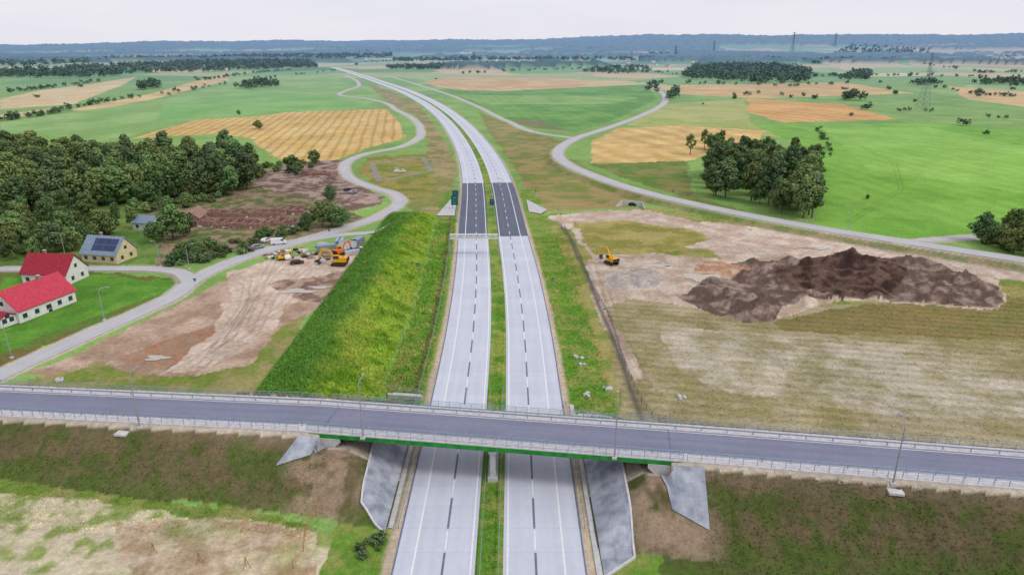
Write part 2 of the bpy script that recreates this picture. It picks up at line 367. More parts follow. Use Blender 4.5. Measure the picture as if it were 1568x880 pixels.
def attr_mat(name,rough=1,noise=True,gain=1.0):
    m,nt,b=newmat(name);at=N(nt,'ShaderNodeAttribute',attribute_name='Col')
    b.inputs['Roughness'].default_value=rough;b.inputs['Specular IOR Level'].default_value=.1
    if not noise:
        nt.links.new(at.outputs['Color'],b.inputs['Base Color']);return m
    tc=N(nt,'ShaderNodeTexCoord')
    def ns(sc,d):
        n=N(nt,'ShaderNodeTexNoise');n.inputs['Scale'].default_value=sc;n.inputs['Detail'].default_value=d;n.inputs['Roughness'].default_value=.65;nt.links.new(tc.outputs['Object'],n.inputs['Vector']);return n
    a=ns(.9,6);c=ns(3.2,4);e=ns(.22,4)
    def mr(n,lo,hi):
        r=N(nt,'ShaderNodeMapRange');r.inputs[1].default_value=.3;r.inputs[2].default_value=.7;r.inputs[3].default_value=lo;r.inputs[4].default_value=hi;nt.links.new(n.outputs[0],r.inputs[0]);return r
    A=mr(a,.76,1.26);B=mr(c,.82,1.2);E=mr(e,.92,1.08)
    m1=N(nt,'ShaderNodeMath',operation='MULTIPLY');nt.links.new(A.outputs[0],m1.inputs[0]);nt.links.new(B.outputs[0],m1.inputs[1])
    m2=N(nt,'ShaderNodeMath',operation='MULTIPLY');nt.links.new(m1.outputs[0],m2.inputs[0]);nt.links.new(E.outputs[0],m2.inputs[1])
    vm=N(nt,'ShaderNodeVectorMath',operation='SCALE');nt.links.new(at.outputs['Color'],vm.inputs[0]);nt.links.new(m2.outputs[0],vm.inputs['Scale'])
    nt.links.new(vm.outputs[0],b.inputs['Base Color'])
    bp=N(nt,'ShaderNodeBump');bp.inputs['Strength'].default_value=.5;bp.inputs['Distance'].default_value=.25;nt.links.new(m1.outputs[0],bp.inputs['Height']);nt.links.new(bp.outputs[0],b.inputs['Normal'])
    return m
def road_mat(name,c,joint=None,dark=.9,var=.12,track=None,edge=None):
    """uv: x lateral metres, y running metres"""
    m,nt,b=newmat(name);uv=N(nt,'ShaderNodeUVMap');b.inputs['Roughness'].default_value=.75;b.inputs['Specular IOR Level'].default_value=.3
    mp=N(nt,'ShaderNodeMapping');mp.inputs['Scale'].default_value=(.8,.03,1);nt.links.new(uv.outputs[0],mp.inputs[0])
    n1=N(nt,'ShaderNodeTexNoise');n1.inputs['Scale'].default_value=1;n1.inputs['Detail'].default_value=4;nt.links.new(mp.outputs[0],n1.inputs['Vector'])
    n2=N(nt,'ShaderNodeTexNoise');n2.inputs['Scale'].default_value=1.0;n2.inputs['Detail'].default_value=6;nt.links.new(uv.outputs[0],n2.inputs['Vector'])
    n3=N(nt,'ShaderNodeTexNoise');n3.inputs['Scale'].default_value=.12;n3.inputs['Detail'].default_value=5;nt.links.new(uv.outputs[0],n3.inputs['Vector'])
    def mr(n,lo,hi):
        r=N(nt,'ShaderNodeMapRange');r.inputs[1].default_value=.3;r.inputs[2].default_value=.7;r.inputs[3].default_value=lo;r.inputs[4].default_value=hi;nt.links.new(n,r.inputs[0]);return r.outputs[0]
    f=N(nt,'ShaderNodeMath',operation='MULTIPLY');nt.links.new(mr(n1.outputs[0],1-var,1+var),f.inputs[0]);nt.links.new(mr(n2.outputs[0],1-var*.7,1+var*.7),f.inputs[1])
    f2=N(nt,'ShaderNodeMath',operation='MULTIPLY');nt.links.new(f.outputs[0],f2.inputs[0]);nt.links.new(mr(n3.outputs[0],1-var*.9,1+var*.7),f2.inputs[1]);cur=f2.outputs[0]
    sp=N(nt,'ShaderNodeSeparateXYZ');nt.links.new(uv.outputs[0],sp.inputs[0])
    if joint:
        d=N(nt,'ShaderNodeMath',operation='DIVIDE');d.inputs[1].default_value=joint;nt.links.new(sp.outputs[1],d.inputs[0])
        fr=N(nt,'ShaderNodeMath',operation='FRACT');nt.links.new(d.outputs[0],fr.inputs[0])
        lt=N(nt,'ShaderNodeMath',operation='LESS_THAN');lt.inputs[1].default_value=.022;nt.links.new(fr.outputs[0],lt.inputs[0])
        mm=N(nt,'ShaderNodeMath',operation='MULTIPLY_ADD');mm.inputs[1].default_value=-(1-dark);mm.inputs[2].default_value=1;nt.links.new(lt.outputs[0],mm.inputs[0])
        q=N(nt,'ShaderNodeMath',operation='MULTIPLY');nt.links.new(cur,q.inputs[0]);nt.links.new(mm.outputs[0],q.inputs[1]);cur=q.outputs[0]
        fl=N(nt,'ShaderNodeMath',operation='FLOOR');nt.links.new(d.outputs[0],fl.inputs[0])
        wn=N(nt,'ShaderNodeTexWhiteNoise',noise_dimensions='1D');nt.links.new(fl.outputs[0],wn.inputs['W'])
        r=N(nt,'ShaderNodeMapRange');r.inputs[3].default_value=.965;r.inputs[4].default_value=1.03;nt.links.new(wn.outputs[0],r.inputs[0])
        q=N(nt,'ShaderNodeMath',operation='MULTIPLY');nt.links.new(cur,q.inputs[0]);nt.links.new(r.outputs[0],q.inputs[1]);cur=q.outputs[0]
    if track:
        w=N(nt,'ShaderNodeMath',operation='MULTIPLY');w.inputs[1].default_value=2*math.pi/1.85;nt.links.new(sp.outputs[0],w.inputs[0])
        sn_=N(nt,'ShaderNodeMath',operation='SINE');nt.links.new(w.outputs[0],sn_.inputs[0])
        mm=N(nt,'ShaderNodeMath',operation='MULTIPLY_ADD');mm.inputs[1].default_value=track;mm.inputs[2].default_value=1;nt.links.new(sn_.outputs[0],mm.inputs[0])
        q=N(nt,'ShaderNodeMath',operation='MULTIPLY');nt.links.new(cur,q.inputs[0]);nt.links.new(mm.outputs[0],q.inputs[1]);cur=q.outputs[0]
    vm=N(nt,'ShaderNodeVectorMath',operation='SCALE');vm.inputs[0].default_value=tuple(c);nt.links.new(cur,vm.inputs['Scale']);nt.links.new(vm.outputs[0],b.inputs['Base Color'])
    return m
M_ground=attr_mat("ground_cover")
M_veg=attr_mat("weeds",noise=False)
M_far=attr_mat("distant_foliage",noise=False)
M_conc=road_mat("concrete_pavement",C(205,210,222),5.0,.88,.045,.012)
M_aspd=road_mat("dark_asphalt",C(100,106,124),None,1,.10,.03)
M_asp=road_mat("overpass_asphalt",C(130,134,154),None,1,.08,.015)
M_loc=road_mat("local_road_surface",C(192,191,194),None,1,.07,.01)
M_white=noise_mat("white_paint",(.66,.67,.70),(.78,.79,.80),3)
M_seam=noise_mat("joint_sealant",C(104,112,132),C(124,132,148),1)
M_cc=noise_mat("cast_concrete",C(186,186,190),C(210,208,208),1.2,.85,bump=.1)
def slabmat():
    m=noise_mat("slope_paving",C(138,146,160),C(188,192,202),.45,.85,bump=.1,detail=8);nt=m.node_tree;b=nt.nodes["Principled BSDF"]
    ramp=[n for n in nt.nodes if n.type=='VALTORGB'][0];tc=[n for n in nt.nodes if n.type=='TEX_COORD'][0]
    br=N(nt,'ShaderNodeTexBrick');br.inputs['Scale'].default_value=1;br.inputs['Mortar Size'].default_value=.03;br.inputs['Brick Width'].default_value=2.0;br.inputs['Row Height'].default_value=2.4;br.offset=0
    br.inputs['Color1'].default_value=(1,1,1,1);br.inputs['Color2'].default_value=(.92,.92,.92,1);br.inputs['Mortar'].default_value=(.74,.74,.74,1)
    nt.links.new(tc.outputs['Object'],br.inputs['Vector'])
    mx=N(nt,'ShaderNodeMix',data_type='RGBA',blend_type='MULTIPLY');mx.inputs[0].default_value=1;nt.links.new(ramp.outputs[0],mx.inputs[6]);nt.links.new(br.outputs[0],mx.inputs[7]);nt.links.new(mx.outputs[2],b.inputs['Base Color']);return m
M_slab=slabmat()
M_kerb=noise_mat("kerb_concrete",C(196,194,198),C(222,218,218),1.5)
M_green=noise_mat("green_fascia",C(30,128,52),C(54,156,66),1)
M_gird=noise_mat("girder_concrete",C(120,122,126),C(146,148,150),1)
M_steel=noise_mat("galvanised_steel",C(130,150,172),C(172,184,200),6,.5,.3)
M_lampm=noise_mat("lamp_steel",C(150,156,166),C(180,184,190),4,.5,.3)
M_pyl=noise_mat("pylon_steel",C(104,116,130),C(128,138,150),4,.6)
M_mesh=noise_mat("fence_mesh",C(84,84,90),C(110,108,112),4,.6)
M_dark=noise_mat("dark_metal",C(50,54,60),C(70,74,80),4,.6)
M_wall=noise_mat("white_render",C(226,224,220),C(242,240,238),1)
M_cream=noise_mat("cream_render",C(214,196,150),C(228,212,168),1)
def roofmat(name,c1,c2,sc=14):
    m=noise_mat(name,c1,c2,2,.55);nt=m.node_tree;b=nt.nodes["Principled BSDF"];tc=N(nt,'ShaderNodeTexCoord')
    w=N(nt,'ShaderNodeTexWave');w.bands_direction='Y';w.inputs['Scale'].default_value=sc/10;nt.links.new(tc.outputs['Object'],w.inputs['Vector'])
    bp=N(nt,'ShaderNodeBump');bp.inputs['Strength'].default_value=.5;bp.inputs['Distance'].default_value=.1;nt.links.new(w.outputs['Fac'],bp.inputs['Height']);nt.links.new(bp.outputs[0],b.inputs['Normal']);return m
M_red=roofmat("red_tile_roof",C(196,54,74),C(216,76,96))
M_red2=roofmat("dark_red_roof",C(154,30,52),C(180,46,66))
M_slate=roofmat("slate_roof",C(120,140,160),C(150,168,186))
M_tile=roofmat("weathered_tile_roof",C(168,128,122),C(186,150,144))
M_solar=noise_mat("solar_panel",C(20,40,80),C(34,60,108),.6,.2,spec=.6)
M_glass=noise_mat("window_glass",C(40,50,62),C(70,84,98),2,.15,spec=.6)
M_yel=noise_mat("machine_yellow",C(232,166,20),C(244,184,40),2,.45)
M_orange=noise_mat("machine_orange",C(230,110,20),C(240,130,40),2,.45)
M_rub=noise_mat("rubber_track",C(50,46,44),C(84,76,68),5)
M_brick=noise_mat("brick_rubble",C(128,88,78),C(182,150,136),2.5)
M_bark=noise_mat("bark",(.07,.055,.04),(.14,.11,.09),3)
M_wood=noise_mat("raw_timber",C(150,110,70),C(180,140,96),4)
M_sign=noise_mat("sign_panel",C(20,70,110),C(26,84,124),.5)
M_signg=noise_mat("sign_panel_green",C(14,100,84),C(20,116,98),.5)
M_carw=noise_mat("car_paint_white",C(226,228,230),C(240,240,242),1,.3)
M_cars=noise_mat("car_paint_silver",C(140,146,154),C(160,164,170),1,.3)
M_card=noise_mat("car_paint_dark",C(60,44,44),C(80,56,54),1,.3)
M_puddle=noise_mat("puddle_water",C(176,164,150),C(200,188,172),1,.15,spec=.6)
M_pipe=noise_mat("blue_pipe",C(60,110,180),C(90,140,200),1)
def leafmat(name,c1,c2):
    m,nt,b=newmat(name);at=N(nt,'ShaderNodeAttribute',attribute_name='Col');oi=N(nt,'ShaderNodeObjectInfo')
    s=N(nt,'ShaderNodeSeparateColor');nt.links.new(at.outputs['Color'],s.inputs[0])
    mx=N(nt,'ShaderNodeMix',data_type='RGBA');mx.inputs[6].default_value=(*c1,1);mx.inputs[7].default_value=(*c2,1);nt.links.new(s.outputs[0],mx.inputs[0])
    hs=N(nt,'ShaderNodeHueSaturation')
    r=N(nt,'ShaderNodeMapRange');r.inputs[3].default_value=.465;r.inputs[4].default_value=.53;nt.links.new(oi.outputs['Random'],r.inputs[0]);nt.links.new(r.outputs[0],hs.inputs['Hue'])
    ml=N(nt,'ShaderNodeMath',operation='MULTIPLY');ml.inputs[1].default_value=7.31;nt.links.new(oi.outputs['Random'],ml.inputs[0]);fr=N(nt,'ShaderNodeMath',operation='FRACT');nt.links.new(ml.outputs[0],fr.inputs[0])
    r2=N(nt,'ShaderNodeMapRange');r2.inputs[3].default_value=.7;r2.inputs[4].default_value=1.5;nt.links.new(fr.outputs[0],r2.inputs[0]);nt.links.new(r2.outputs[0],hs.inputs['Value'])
    nt.links.new(mx.outputs[2],hs.inputs['Color']);nt.links.new(hs.outputs[0],b.inputs['Base Color']);b.inputs['Roughness'].default_value=.8;b.inputs['Specular IOR Level'].default_value=.15
    return m
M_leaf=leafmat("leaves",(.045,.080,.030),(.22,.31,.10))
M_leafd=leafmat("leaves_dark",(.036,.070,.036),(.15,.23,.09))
# ---------------- GROUND
cols=np.linspace(-1.05,1.05,1200)
ext=np.array([1.2,1.5,2,3,4.5,7,11,18])
cols=np.concatenate([-ext[::-1],cols,ext])
rows=np.concatenate([np.linspace(-300,40,12)[:-1],np.geomspace(42,10500,980)])
def W(y): return np.where(y<42,0.85*42+45,0.85*y+45)
Y2,C2=np.meshgrid(rows,cols,indexing='ij')
X2=C2*W(Y2)
x=X2.ravel();y=Y2.ravel()
z=H(x,y,True)
col=ground_color(x,y)
nr,nc=Y2.shape
i=np.arange(nr*nc).reshape(nr,nc)
Fq=np.stack([i[:-1,:-1],i[:-1,1:],i[1:,1:],i[1:,:-1]],-1).reshape(-1,4)
me=np_mesh("ground",np.stack([x,y,z],1),Fq,col,True,[M_ground]);link(bpy.data.objects.new("ground",me))
def H1(a,b): return float(H(np.array([a]),np.array([b]))[0])
# ---------------- ribbons
def path_norm(P):
    T=np.gradient(P,axis=0);T/=np.linalg.norm(T,axis=1)[:,None]+1e-9
    return np.stack([T[:,1],-T[:,0]],1)
def ribbon(name,P,a,b,mat,dz,parent=None,zf=H,nl=2):
    Nn=path_norm(P);s=np.concatenate([[0],np.cumsum(np.linalg.norm(np.diff(P,axis=0),axis=1))])
    offs=np.linspace(a,b,nl);V=[];U=[]
    for o in offs:
        q=P+Nn*o;V.append(np.stack([q[:,0],q[:,1],zf(q[:,0],q[:,1])+dz],1));U.append(np.stack([np.full(len(s),o),s],1))
    V=np.stack(V,1).reshape(-1,3);U=np.stack(U,1).reshape(-1,2)
    n=len(P);i=np.arange(n*nl).reshape(n,nl)
    Fq=np.stack([i[:-1,:-1],i[:-1,1:],i[1:,1:],i[1:,:-1]],-1).reshape(-1,4)
    o=bpy.data.objects.new(name,np_mesh(name,V,Fq,mats=[mat],uv=U));link(o)
    if parent:o.parent=parent
    return o
flat0=lambda a,b:np.zeros_like(a)
mw=empty("motorway")
P=MW[(MW[:,1]>-100)]
ribbon("carriageway_west",P,-12.9,-1.9,M_conc,.05,mw,flat0,4)
ribbon("carriageway_east",P,1.8,12.9,M_conc,.05,mw,flat0,4)
D=P[(P[:,1]>240)&(P[:,1]<349)]
ribbon("asphalt_section_west",D,-12.9,-1.9,M_aspd,.062,mw,flat0)
ribbon("asphalt_section_east",D,1.8,12.9,M_aspd,.062,mw,flat0)
for nm,o in(("edge_line_1",-10.2),("edge_line_2",-2.5),("edge_line_3",2.4),("edge_line_4",10.0)):
    ribbon(nm,P,o-.14,o+.14,M_white,.075,mw,flat0)
for nm,o in(("joint_1",-12.75),("joint_2",12.75)):
    ribbon(nm,P,o-.12,o+.12,M_seam,.07,mw,flat0)
Sc=np.concatenate([[0],np.cumsum(np.linalg.norm(np.diff(P,axis=0),axis=1))]);Nn=path_norm(P)
def at(s): return np.array([np.interp(s,Sc,P[:,0]),np.interp(s,Sc,P[:,1])]),np.array([np.interp(s,Sc,Nn[:,0]),np.interp(s,Sc,Nn[:,1])])
for nm,L,st,ph,mat,w,dz in(("lane_joint",7.0,12.0,0,M_seam,.15,.078),("lane_dashes",4.0,12.0,7.5,M_white,.12,.08)):
    mb=MB()
    for o in(-6.2,6.2):
        s=ph
        while s<1500:
            p,n=at(s);q,n2=at(s+L)
            a=p+n*(o-w);b=p+n*(o+w);c=q+n2*(o+w);d=q+n2*(o-w)
            mb.add([(*a,dz),(*b,dz),(*c,dz),(*d,dz)],[(0,1,2,3)],mat);s+=st
    mb.obj(nm,mw)
def guardrail(name,pts,parent=None,step=4.0):
    """pts Nx3 base line"""
    mb=MB();pts=np.array(pts);prof=[(.00,.45),(.06,.52),(.0,.60),(.06,.68),(.0,.75)]
    T=np.gradient(pts[:,:2],axis=0);T/=np.linalg.norm(T,axis=1)[:,None];Nv=np.stack([T[:,1],-T[:,0]],1)
    k=len(prof);V=[]
    for p,n in zip(pts,Nv):
        for a,b in prof:V.append((p[0]+n[0]*a,p[1]+n[1]*a,p[2]+b))
    F_=[(i*k+j,(i+1)*k+j,(i+1)*k+j+1,i*k+j+1) for i in range(len(pts)-1) for j in range(k-1)]
    mb.add(V,F_,M_steel)
    d=0;last=pts[0];mb.box((last[0],last[1],last[2]+.35),(.12,.12,.7),M_steel)
    for i in range(1,len(pts)):
        d+=np.linalg.norm(pts[i]-pts[i-1])
        if d>=step:
            d=0;mb.box((pts[i][0],pts[i][1],pts[i][2]+.35),(.12,.12,.7),M_steel)
    return mb.obj(name,parent)
def offpath(P,o,y0,y1,z=0):
    Nv=path_norm(P);Q=P+Nv*o;Q=Q[(Q[:,1]>y0)&(Q[:,1]<y1)];return np.column_stack([Q,np.full(len(Q),z)])
guardrail("guardrail",offpath(P,-1.25,20,125));guardrail("guardrail",offpath(P,1.15,20,125))
guardrail("guardrail",offpath(P,-13.3,80,118));guardrail("guardrail",offpath(P,13.4,80,118))
guardrail("guardrail",offpath(P,-13.3,262,340));guardrail("guardrail",offpath(P,13.4,262,340))
guardrail("guardrail",offpath(P,-1.25,262,340));guardrail("guardrail",offpath(P,1.15,262,340))
# ---------------- local roads
ribbon("village_road",LR,-2.7,2.7,M_loc,.09,None,H,4)
ribbon("village_lane",LR2,-2.3,2.3,M_loc,.07,None,H,3)
ribbon("site_access_road",LR3,-2.3,2.3,M_loc,.07,None,H,3)
ribbon("country_road",RR,-3.5,3.5,M_loc,.10,None,H,6)
ribbon("service_road",RR2,-2.4,2.4,M_loc,.08,None,H,3)
ribbon("farm_access_road",RR3,-2.2,2.2,M_loc,.07,None,H,3)
# ---------------- overpass road
ov=empty("overpass_road")
SS=np.arange(-230,231,3.0)
OP=np.array([xy(s,0) for s in SS])
zov=lambda a,b: zr(sn(a,b)[0])
ribbon("asphalt",OP,-3.25,3.55,M_asp,.10,ov,zov,3)
def slab(name,n0,n1,zt,zb,mat,s0,s1,parent,step=3):
    mb=MB();S=np.arange(s0,s1+.01,step);V=[]
    for s in S:
        for n,zz in((n0,zb),(n0,zt),(n1,zt),(n1,zb)):
            X,Y=xy(s,n);V.append((X,Y,float(zr(s))+zz))
    F_=[]
    for i in range(len(S)-1):
        for j in range(4):
            a=i*4+j;b=i*4+(j+1)%4;F_.append((a,b,b+4,a+4))
    e=(len(S)-1)*4;F_+= [(3,2,1,0),(e,e+1,e+2,e+3)]
    mb.add(V,F_,mat);return mb.obj(name,parent)
slab("near_kerb",-5.5,-3.6,.24,-.5,M_kerb,-230,230,ov)
slab("far_footway",3.30,5.3,.24,-.5,M_kerb,-230,230,ov)
ribbon("edge_line_near",OP,3.20,3.36,M_white,.118,ov,zov);ribbon("edge_line_far",OP,-3.05,-2.9,M_white,.118,ov,zov)
slab("drain_line_near",-3.60,-3.42,.13,.02,M_seam,-230,230,ov)
def railing(name,n,s0,s1,zb=.24,h=1.1,step=2.0,bars=3,mat=M_steel,parent=None,r=.03):
    mb=MB();S=np.arange(s0,s1+.01,step)
    p=[(*xy(s,n),float(zr(s))+zb) for s in S]
    for a in p: mb.box((a[0],a[1],a[2]+h/2),(.07,.07,h),mat)
    for k in range(bars):
        hh=h-k*(h/bars)
        for a,b in zip(p[:-1],p[1:]):mb.cyl((a[0],a[1],a[2]+hh),(b[0],b[1],b[2]+hh),r if k else .045,r if k else .045,mat,4,False)
    return mb.obj(name,parent)
railing("railing",-5.25,-120,-31,bars=2);railing("railing",5.1,-120,-31,bars=3);railing("railing",5.1,29,150,bars=3);railing("railing",-5.25,29,150,bars=2)
def gr(n,s0,s1): return [(*xy(s,n),float(zr(s))+.2) for s in np.arange(s0,s1+.1,2)]
guardrail("guardrail",gr(-3.85,-120,120));guardrail("guardrail",gr(3.55,-120,120))
br=empty("overpass_bridge")
slab("deck",-5.42,5.22,-.02,-.45,M_gird,S0,S1,br,(S1-S0)/20)
slab("green_fascia_near",-5.66,-5.50,.10,-.60,M_green,S0-1.5,S1+1.5,br,(S1-S0+3)/20)
slab("white_cornice_near",-5.60,-5.503,.26,.103,M_kerb,S0-1.5,S1+1.5,br,(S1-S0+3)/20)
slab("green_fascia_far",5.303,5.43,.26,-.42,M_green,S0-1.5,S1+1.5,br,(S1-S0+3)/20)
for k,n in enumerate((-4.2,-2.1,0,2.1,4.2)):
    slab("girder_%d"%(k+1),n-.4,n+.4,-.46,-1.35,M_gird,S0+.4,S1-.4,br,(S1-S0-.8)/10)
railing("railing_near",-5.3,S0-2,S1+2,.24,1.15,1.9,4,parent=br,r=.035);railing("railing_far",5.1,S0-2,S1+2,.24,1.15,1.9,4,parent=br,r=.035)
mb=MB()
for s in (S0,S1):
    a=xy(s-.1,-3.4);b=xy(s+.1,-3.4);c=xy(s+.1,3.1);d=xy(s-.1,3.1);zz=float(zr(s))+.125
    mb.add([(*a,zz),(*b,zz),(*c,zz),(*d,zz)],[(0,1,2,3)],M_seam)
mb.obj("expansion_joints",br)
mb=MB()
mb.box((-3.05,96.7,2.65),(.9,8.2,5.3),M_cc);mb.box((-3.05,96.7,5.45),(1.3,9.4,.35),M_cc);mb.box((-3.05,96.7,.35),(1.6,9.2,.7),M_cc)
mb.obj("median_pier",br)
mb=MB()
for s,sg in((S0+.1,-1),(S1-.1,1)):
    X,Y=xy(s,0);mb.box((X,Y,4.85),(1.0,11.0,2.6),M_cc,AX)
    X,Y=xy(s-sg*1.1,0);mb.box((X,Y,4.6),(1.4,10.6,1.0),M_cc,AX)
    for n in(-5.62,5.52):
        z0=float(zr(s));pr=[(-3.4,z0-.62),(-3.4,z0-1.25),(-1.6,z0-2.9),(1.2,z0-2.9),(5.2,z0-.9),(5.2,z0-.12),(1.45,z0-.12),(1.45,z0-.62)]
        vs=[]
        for t in(-.18,.18):
            for a,zz in pr: vs.append((*xy(s+sg*a,n+(t if n<0 else t)),zz))
        k=len(pr);mb.add(vs,[tuple(range(k)),tuple(range(2*k-1,k-1,-1))]+[(j,j+k,(j+1)%k+k,(j+1)%k) for j in range(k)],M_cc)
mb.obj("abutments",br)
def patch(name,c4,mat,dz=.06,nu=16,nv=16,parent=None):
    c=np.array(c4,float);u,v=np.meshgrid(np.linspace(0,1,nu),np.linspace(0,1,nv));u=u.ravel();v=v.ravel()
    p=c[0]*((1-u)*(1-v))[:,None]+c[1]*(u*(1-v))[:,None]+c[2]*(u*v)[:,None]+c[3]*((1-u)*v)[:,None]
    V=np.column_stack([p,H(p[:,0],p[:,1])+dz]);i=np.arange(nu*nv).reshape(nv,nu)
    Fq=np.stack([i[:-1,:-1],i[:-1,1:],i[1:,1:],i[1:,:-1]],-1).reshape(-1,4)
    o=bpy.data.objects.new(name,np_mesh(name,V,Fq,mats=[mat]));link(o)
    if parent:o.parent=parent
patch("slope_paving_left",[(-18.0,80),(-22.2,84.5),(-23.2,103),(-18.0,104)],M_slab,.22,24,24,br)
patch("slope_paving_right",[(12.0,71.5),(16.6,75),(17.6,99),(12.0,101)],M_slab,.22,24,24,br)
patch("cone_paving_left",[xy(-33.4,-11.0),xy(-28.6,-9.0),xy(-27.0,-6.3),xy(-31.5,-6.2)],M_slab,.2,12,12,br)
patch("cone_paving_right",[xy(26.6,-12.2),xy(31.6,-14.4),xy(31.4,-6.2),xy(25.2,-6.3)],M_slab,.2,12,12,br)
def curb(name,pts,mat,w=.3,h=.25,parent=None):
    mb=MB()
    pts=[(a,b,H1(a,b)) for a,b in pts]
    for a,b in zip(pts[:-1],pts[1:]):
        A=Vector(a);B=Vector(b);d=(B-A).normalized();n=Vector((d.y,-d.x,0))*w/2;u=Vector((0,0,h))
        vs=[A-n,A+n,B+n,B-n,A-n+u,A+n+u,B+n+u,B-n+u];mb.add(vs,[(0,1,2,3),(4,7,6,5),(0,4,5,1),(1,5,6,2),(2,6,7,3),(3,7,4,0)],mat)
    return mb.obj(name,parent)
def dens(a,b,n=12): return [(a[0]+(b[0]-a[0])*t/n,a[1]+(b[1]-a[1])*t/n) for t in range(n+1)]
curb("slope_kerb_left",dens((-22.2,84.5),(-18,79.8)),M_kerb,.3,.34,br);curb("slope_kerb_left2",dens((-23.2,103),(-22.2,84.5)),M_kerb,.3,.34,br)
curb("slope_kerb_right",dens((16.6,75),(12,71.2)),M_kerb,.3,.34,br);curb("slope_kerb_right2",dens((17.6,99),(16.6,75)),M_kerb,.3,.34,br)
ribbon("drainage_channel",P[(P[:,1]>55)&(P[:,1]<118)],14.1,14.9,M_cc,.12,None,flat0)
ribbon("drainage_channel",P[(P[:,1]>79)&(P[:,1]<118)],-14.9,-14.1,M_cc,.12,None,flat0)
# ---------------- street lamps
def street_lamp(X,Y,Z,h,ang,arm=1.8):
    mb=MB();mb.box((0,0,.15),(.7,.7,.3),M_kerb);mb.cyl((0,0,.3),(0,0,h-.9),.13,.08,M_lampm,8)
    pts=[(0,h-.9)]+[(arm*.45*(1-math.cos(t)),h-.9+.9*math.sin(t)) for t in(.4,.8,1.2,1.57)]+[(arm,h+.08)]
    for a,b in zip(pts[:-1],pts[1:]):mb.cyl((a[0],0,a[1]),(b[0],0,b[1]),.065,.06,M_lampm,6)
    mb.prism([(arm-.05,h+.0),(arm+.75,h+.06),(arm+.8,h+.14),(arm+.1,h+.22),(arm-.1,h+.16)],-.16,.16,M_lampm)
    mb.obj("street_lamp",None,(X,Y,Z),ang)
for s in(-59.5,-21.0,18.3,57.5,96):
    X,Y=xy(s,-6.1 if abs(s)>30 else -5.85);Z=float(zr(s))+(.0 if abs(s)<30 else -.35);street_lamp(X,Y,Z,10.0,math.radians(82))
for u,v,hh in((18,548,8.5),(160,490,8.5),(246,408,8),(100,392,8),(290,412,8),(820,205,8),(1298,358,9),(700,300,8),(770,300,8)):
    X,Y=G(u,v);street_lamp(X,Y,H1(X,Y),hh,math.radians(random.choice([20,160,200])))
for s in (-62,57.5):
    X,Y=xy(s,-7.2);mb=MB();mb.box((0,0,0),(2.0,1.6,.35),M_kerb,AX);mb.obj("lamp_foundation",None,(X,Y,H1(X,Y)+.05))
# ---------------- toll gantry
def gantry(Y,x0,x1,zb,name="toll_gantry"):
    mb=MB()
    for X in(x0,x1):
        for dy in(-.8,.8):
            mb.cyl((X,Y+dy,0),(X,Y+dy,zb+1.3),.15,.15,M_lampm,6)
        for k in range(4):
            za=k*zb/4;mb.cyl((X,Y-.8,za),(X,Y+.8,za+zb/4),.06,.06,M_lampm,4);mb.cyl((X,Y-.8,za+zb/4),(X,Y+.8,za+zb/4),.06,.06,M_lampm,4)
    for dy in(-.8,.8):
        for z_ in(zb,zb+1.2): mb.cyl((x0,Y+dy,z_),(x1,Y+dy,z_),.13,.13,M_wall,6)
    n=9
    for k in range(n):
        a=x0+(x1-x0)*k/n;b=x0+(x1-x0)*(k+1)/n
        for dy in(-.8,.8): mb.cyl((a,Y+dy,zb if k%2 else zb+1.2),(b,Y+dy,zb+1.2 if k%2 else zb),.07,.07,M_wall,4)
        mb.cyl((a,Y-.8,zb+1.2),(b,Y+.8,zb+1.2),.06,.06,M_wall,4);mb.box(((a+b)/2,Y,zb+.02),((x1-x0)/n*.96,1.3,.05),M_lampm)
    for t in(.3,.65): mb.box((x0+(x1-x0)*t,Y-1.0,zb-.3),(.7,.35,.5),M_wall)
    mb.obj(name)
gantry(218,-20.6,-4.6,5.9)
def big_sign(X,Y,w,h,zb,mat):
    mb=MB()
    for dx in(-w*.32,w*.32):
        mb.cyl((dx,0,0),(dx,0,zb+h),.12,.12,M_steel,6);mb.cyl((dx,1.2,0),(dx,.1,zb+h*.6),.07,.07,M_steel,5)
    mb.box((0,-.16,zb+h/2),(w,.08,h),mat);mb.box((0,-.21,zb+h*.5),(w*.8,.012,.08),M_steel);mb.box((0,-.21,zb+h*.75),(w*.5,.012,.2),M_steel)
    mb.box((0,-.21,zb+h*.25),(w*.4,.012,.2),M_steel)
    mb.obj("motorway_direction_sign",None,(X,Y,0))
big_sign(-24.5,287,3.0,4.2,1.8,M_signg);big_sign(-8.6,285,1.8,2.6,2.2,M_sign);big_sign(-25.2,300,2.6,3.2,2.2,M_sign)
def small_sign(X,Y,c=M_sign):
    mb=MB();mb.cyl((0,0,0),(0,0,2.8),.04,.04,M_steel,6);mb.box((0,-.06,2.4),(.8,.03,.8),c);mb.box((0,-.08,2.4),(.6,.012,.12),M_white);mb.obj("road_sign",None,(X,Y,H1(X,Y)))
for u,v in((640,420),(846,440),(505,362),(820,300),(1030,300),(300,440)): small_sign(*G(u,v))
for c4 in ([(668,331),(690,306),(699,308),(696,331)],[(806,306),(838,322),(828,328),(810,325)]):
    patch("concrete_apron",GP(c4),M_cc,.25,8,8)
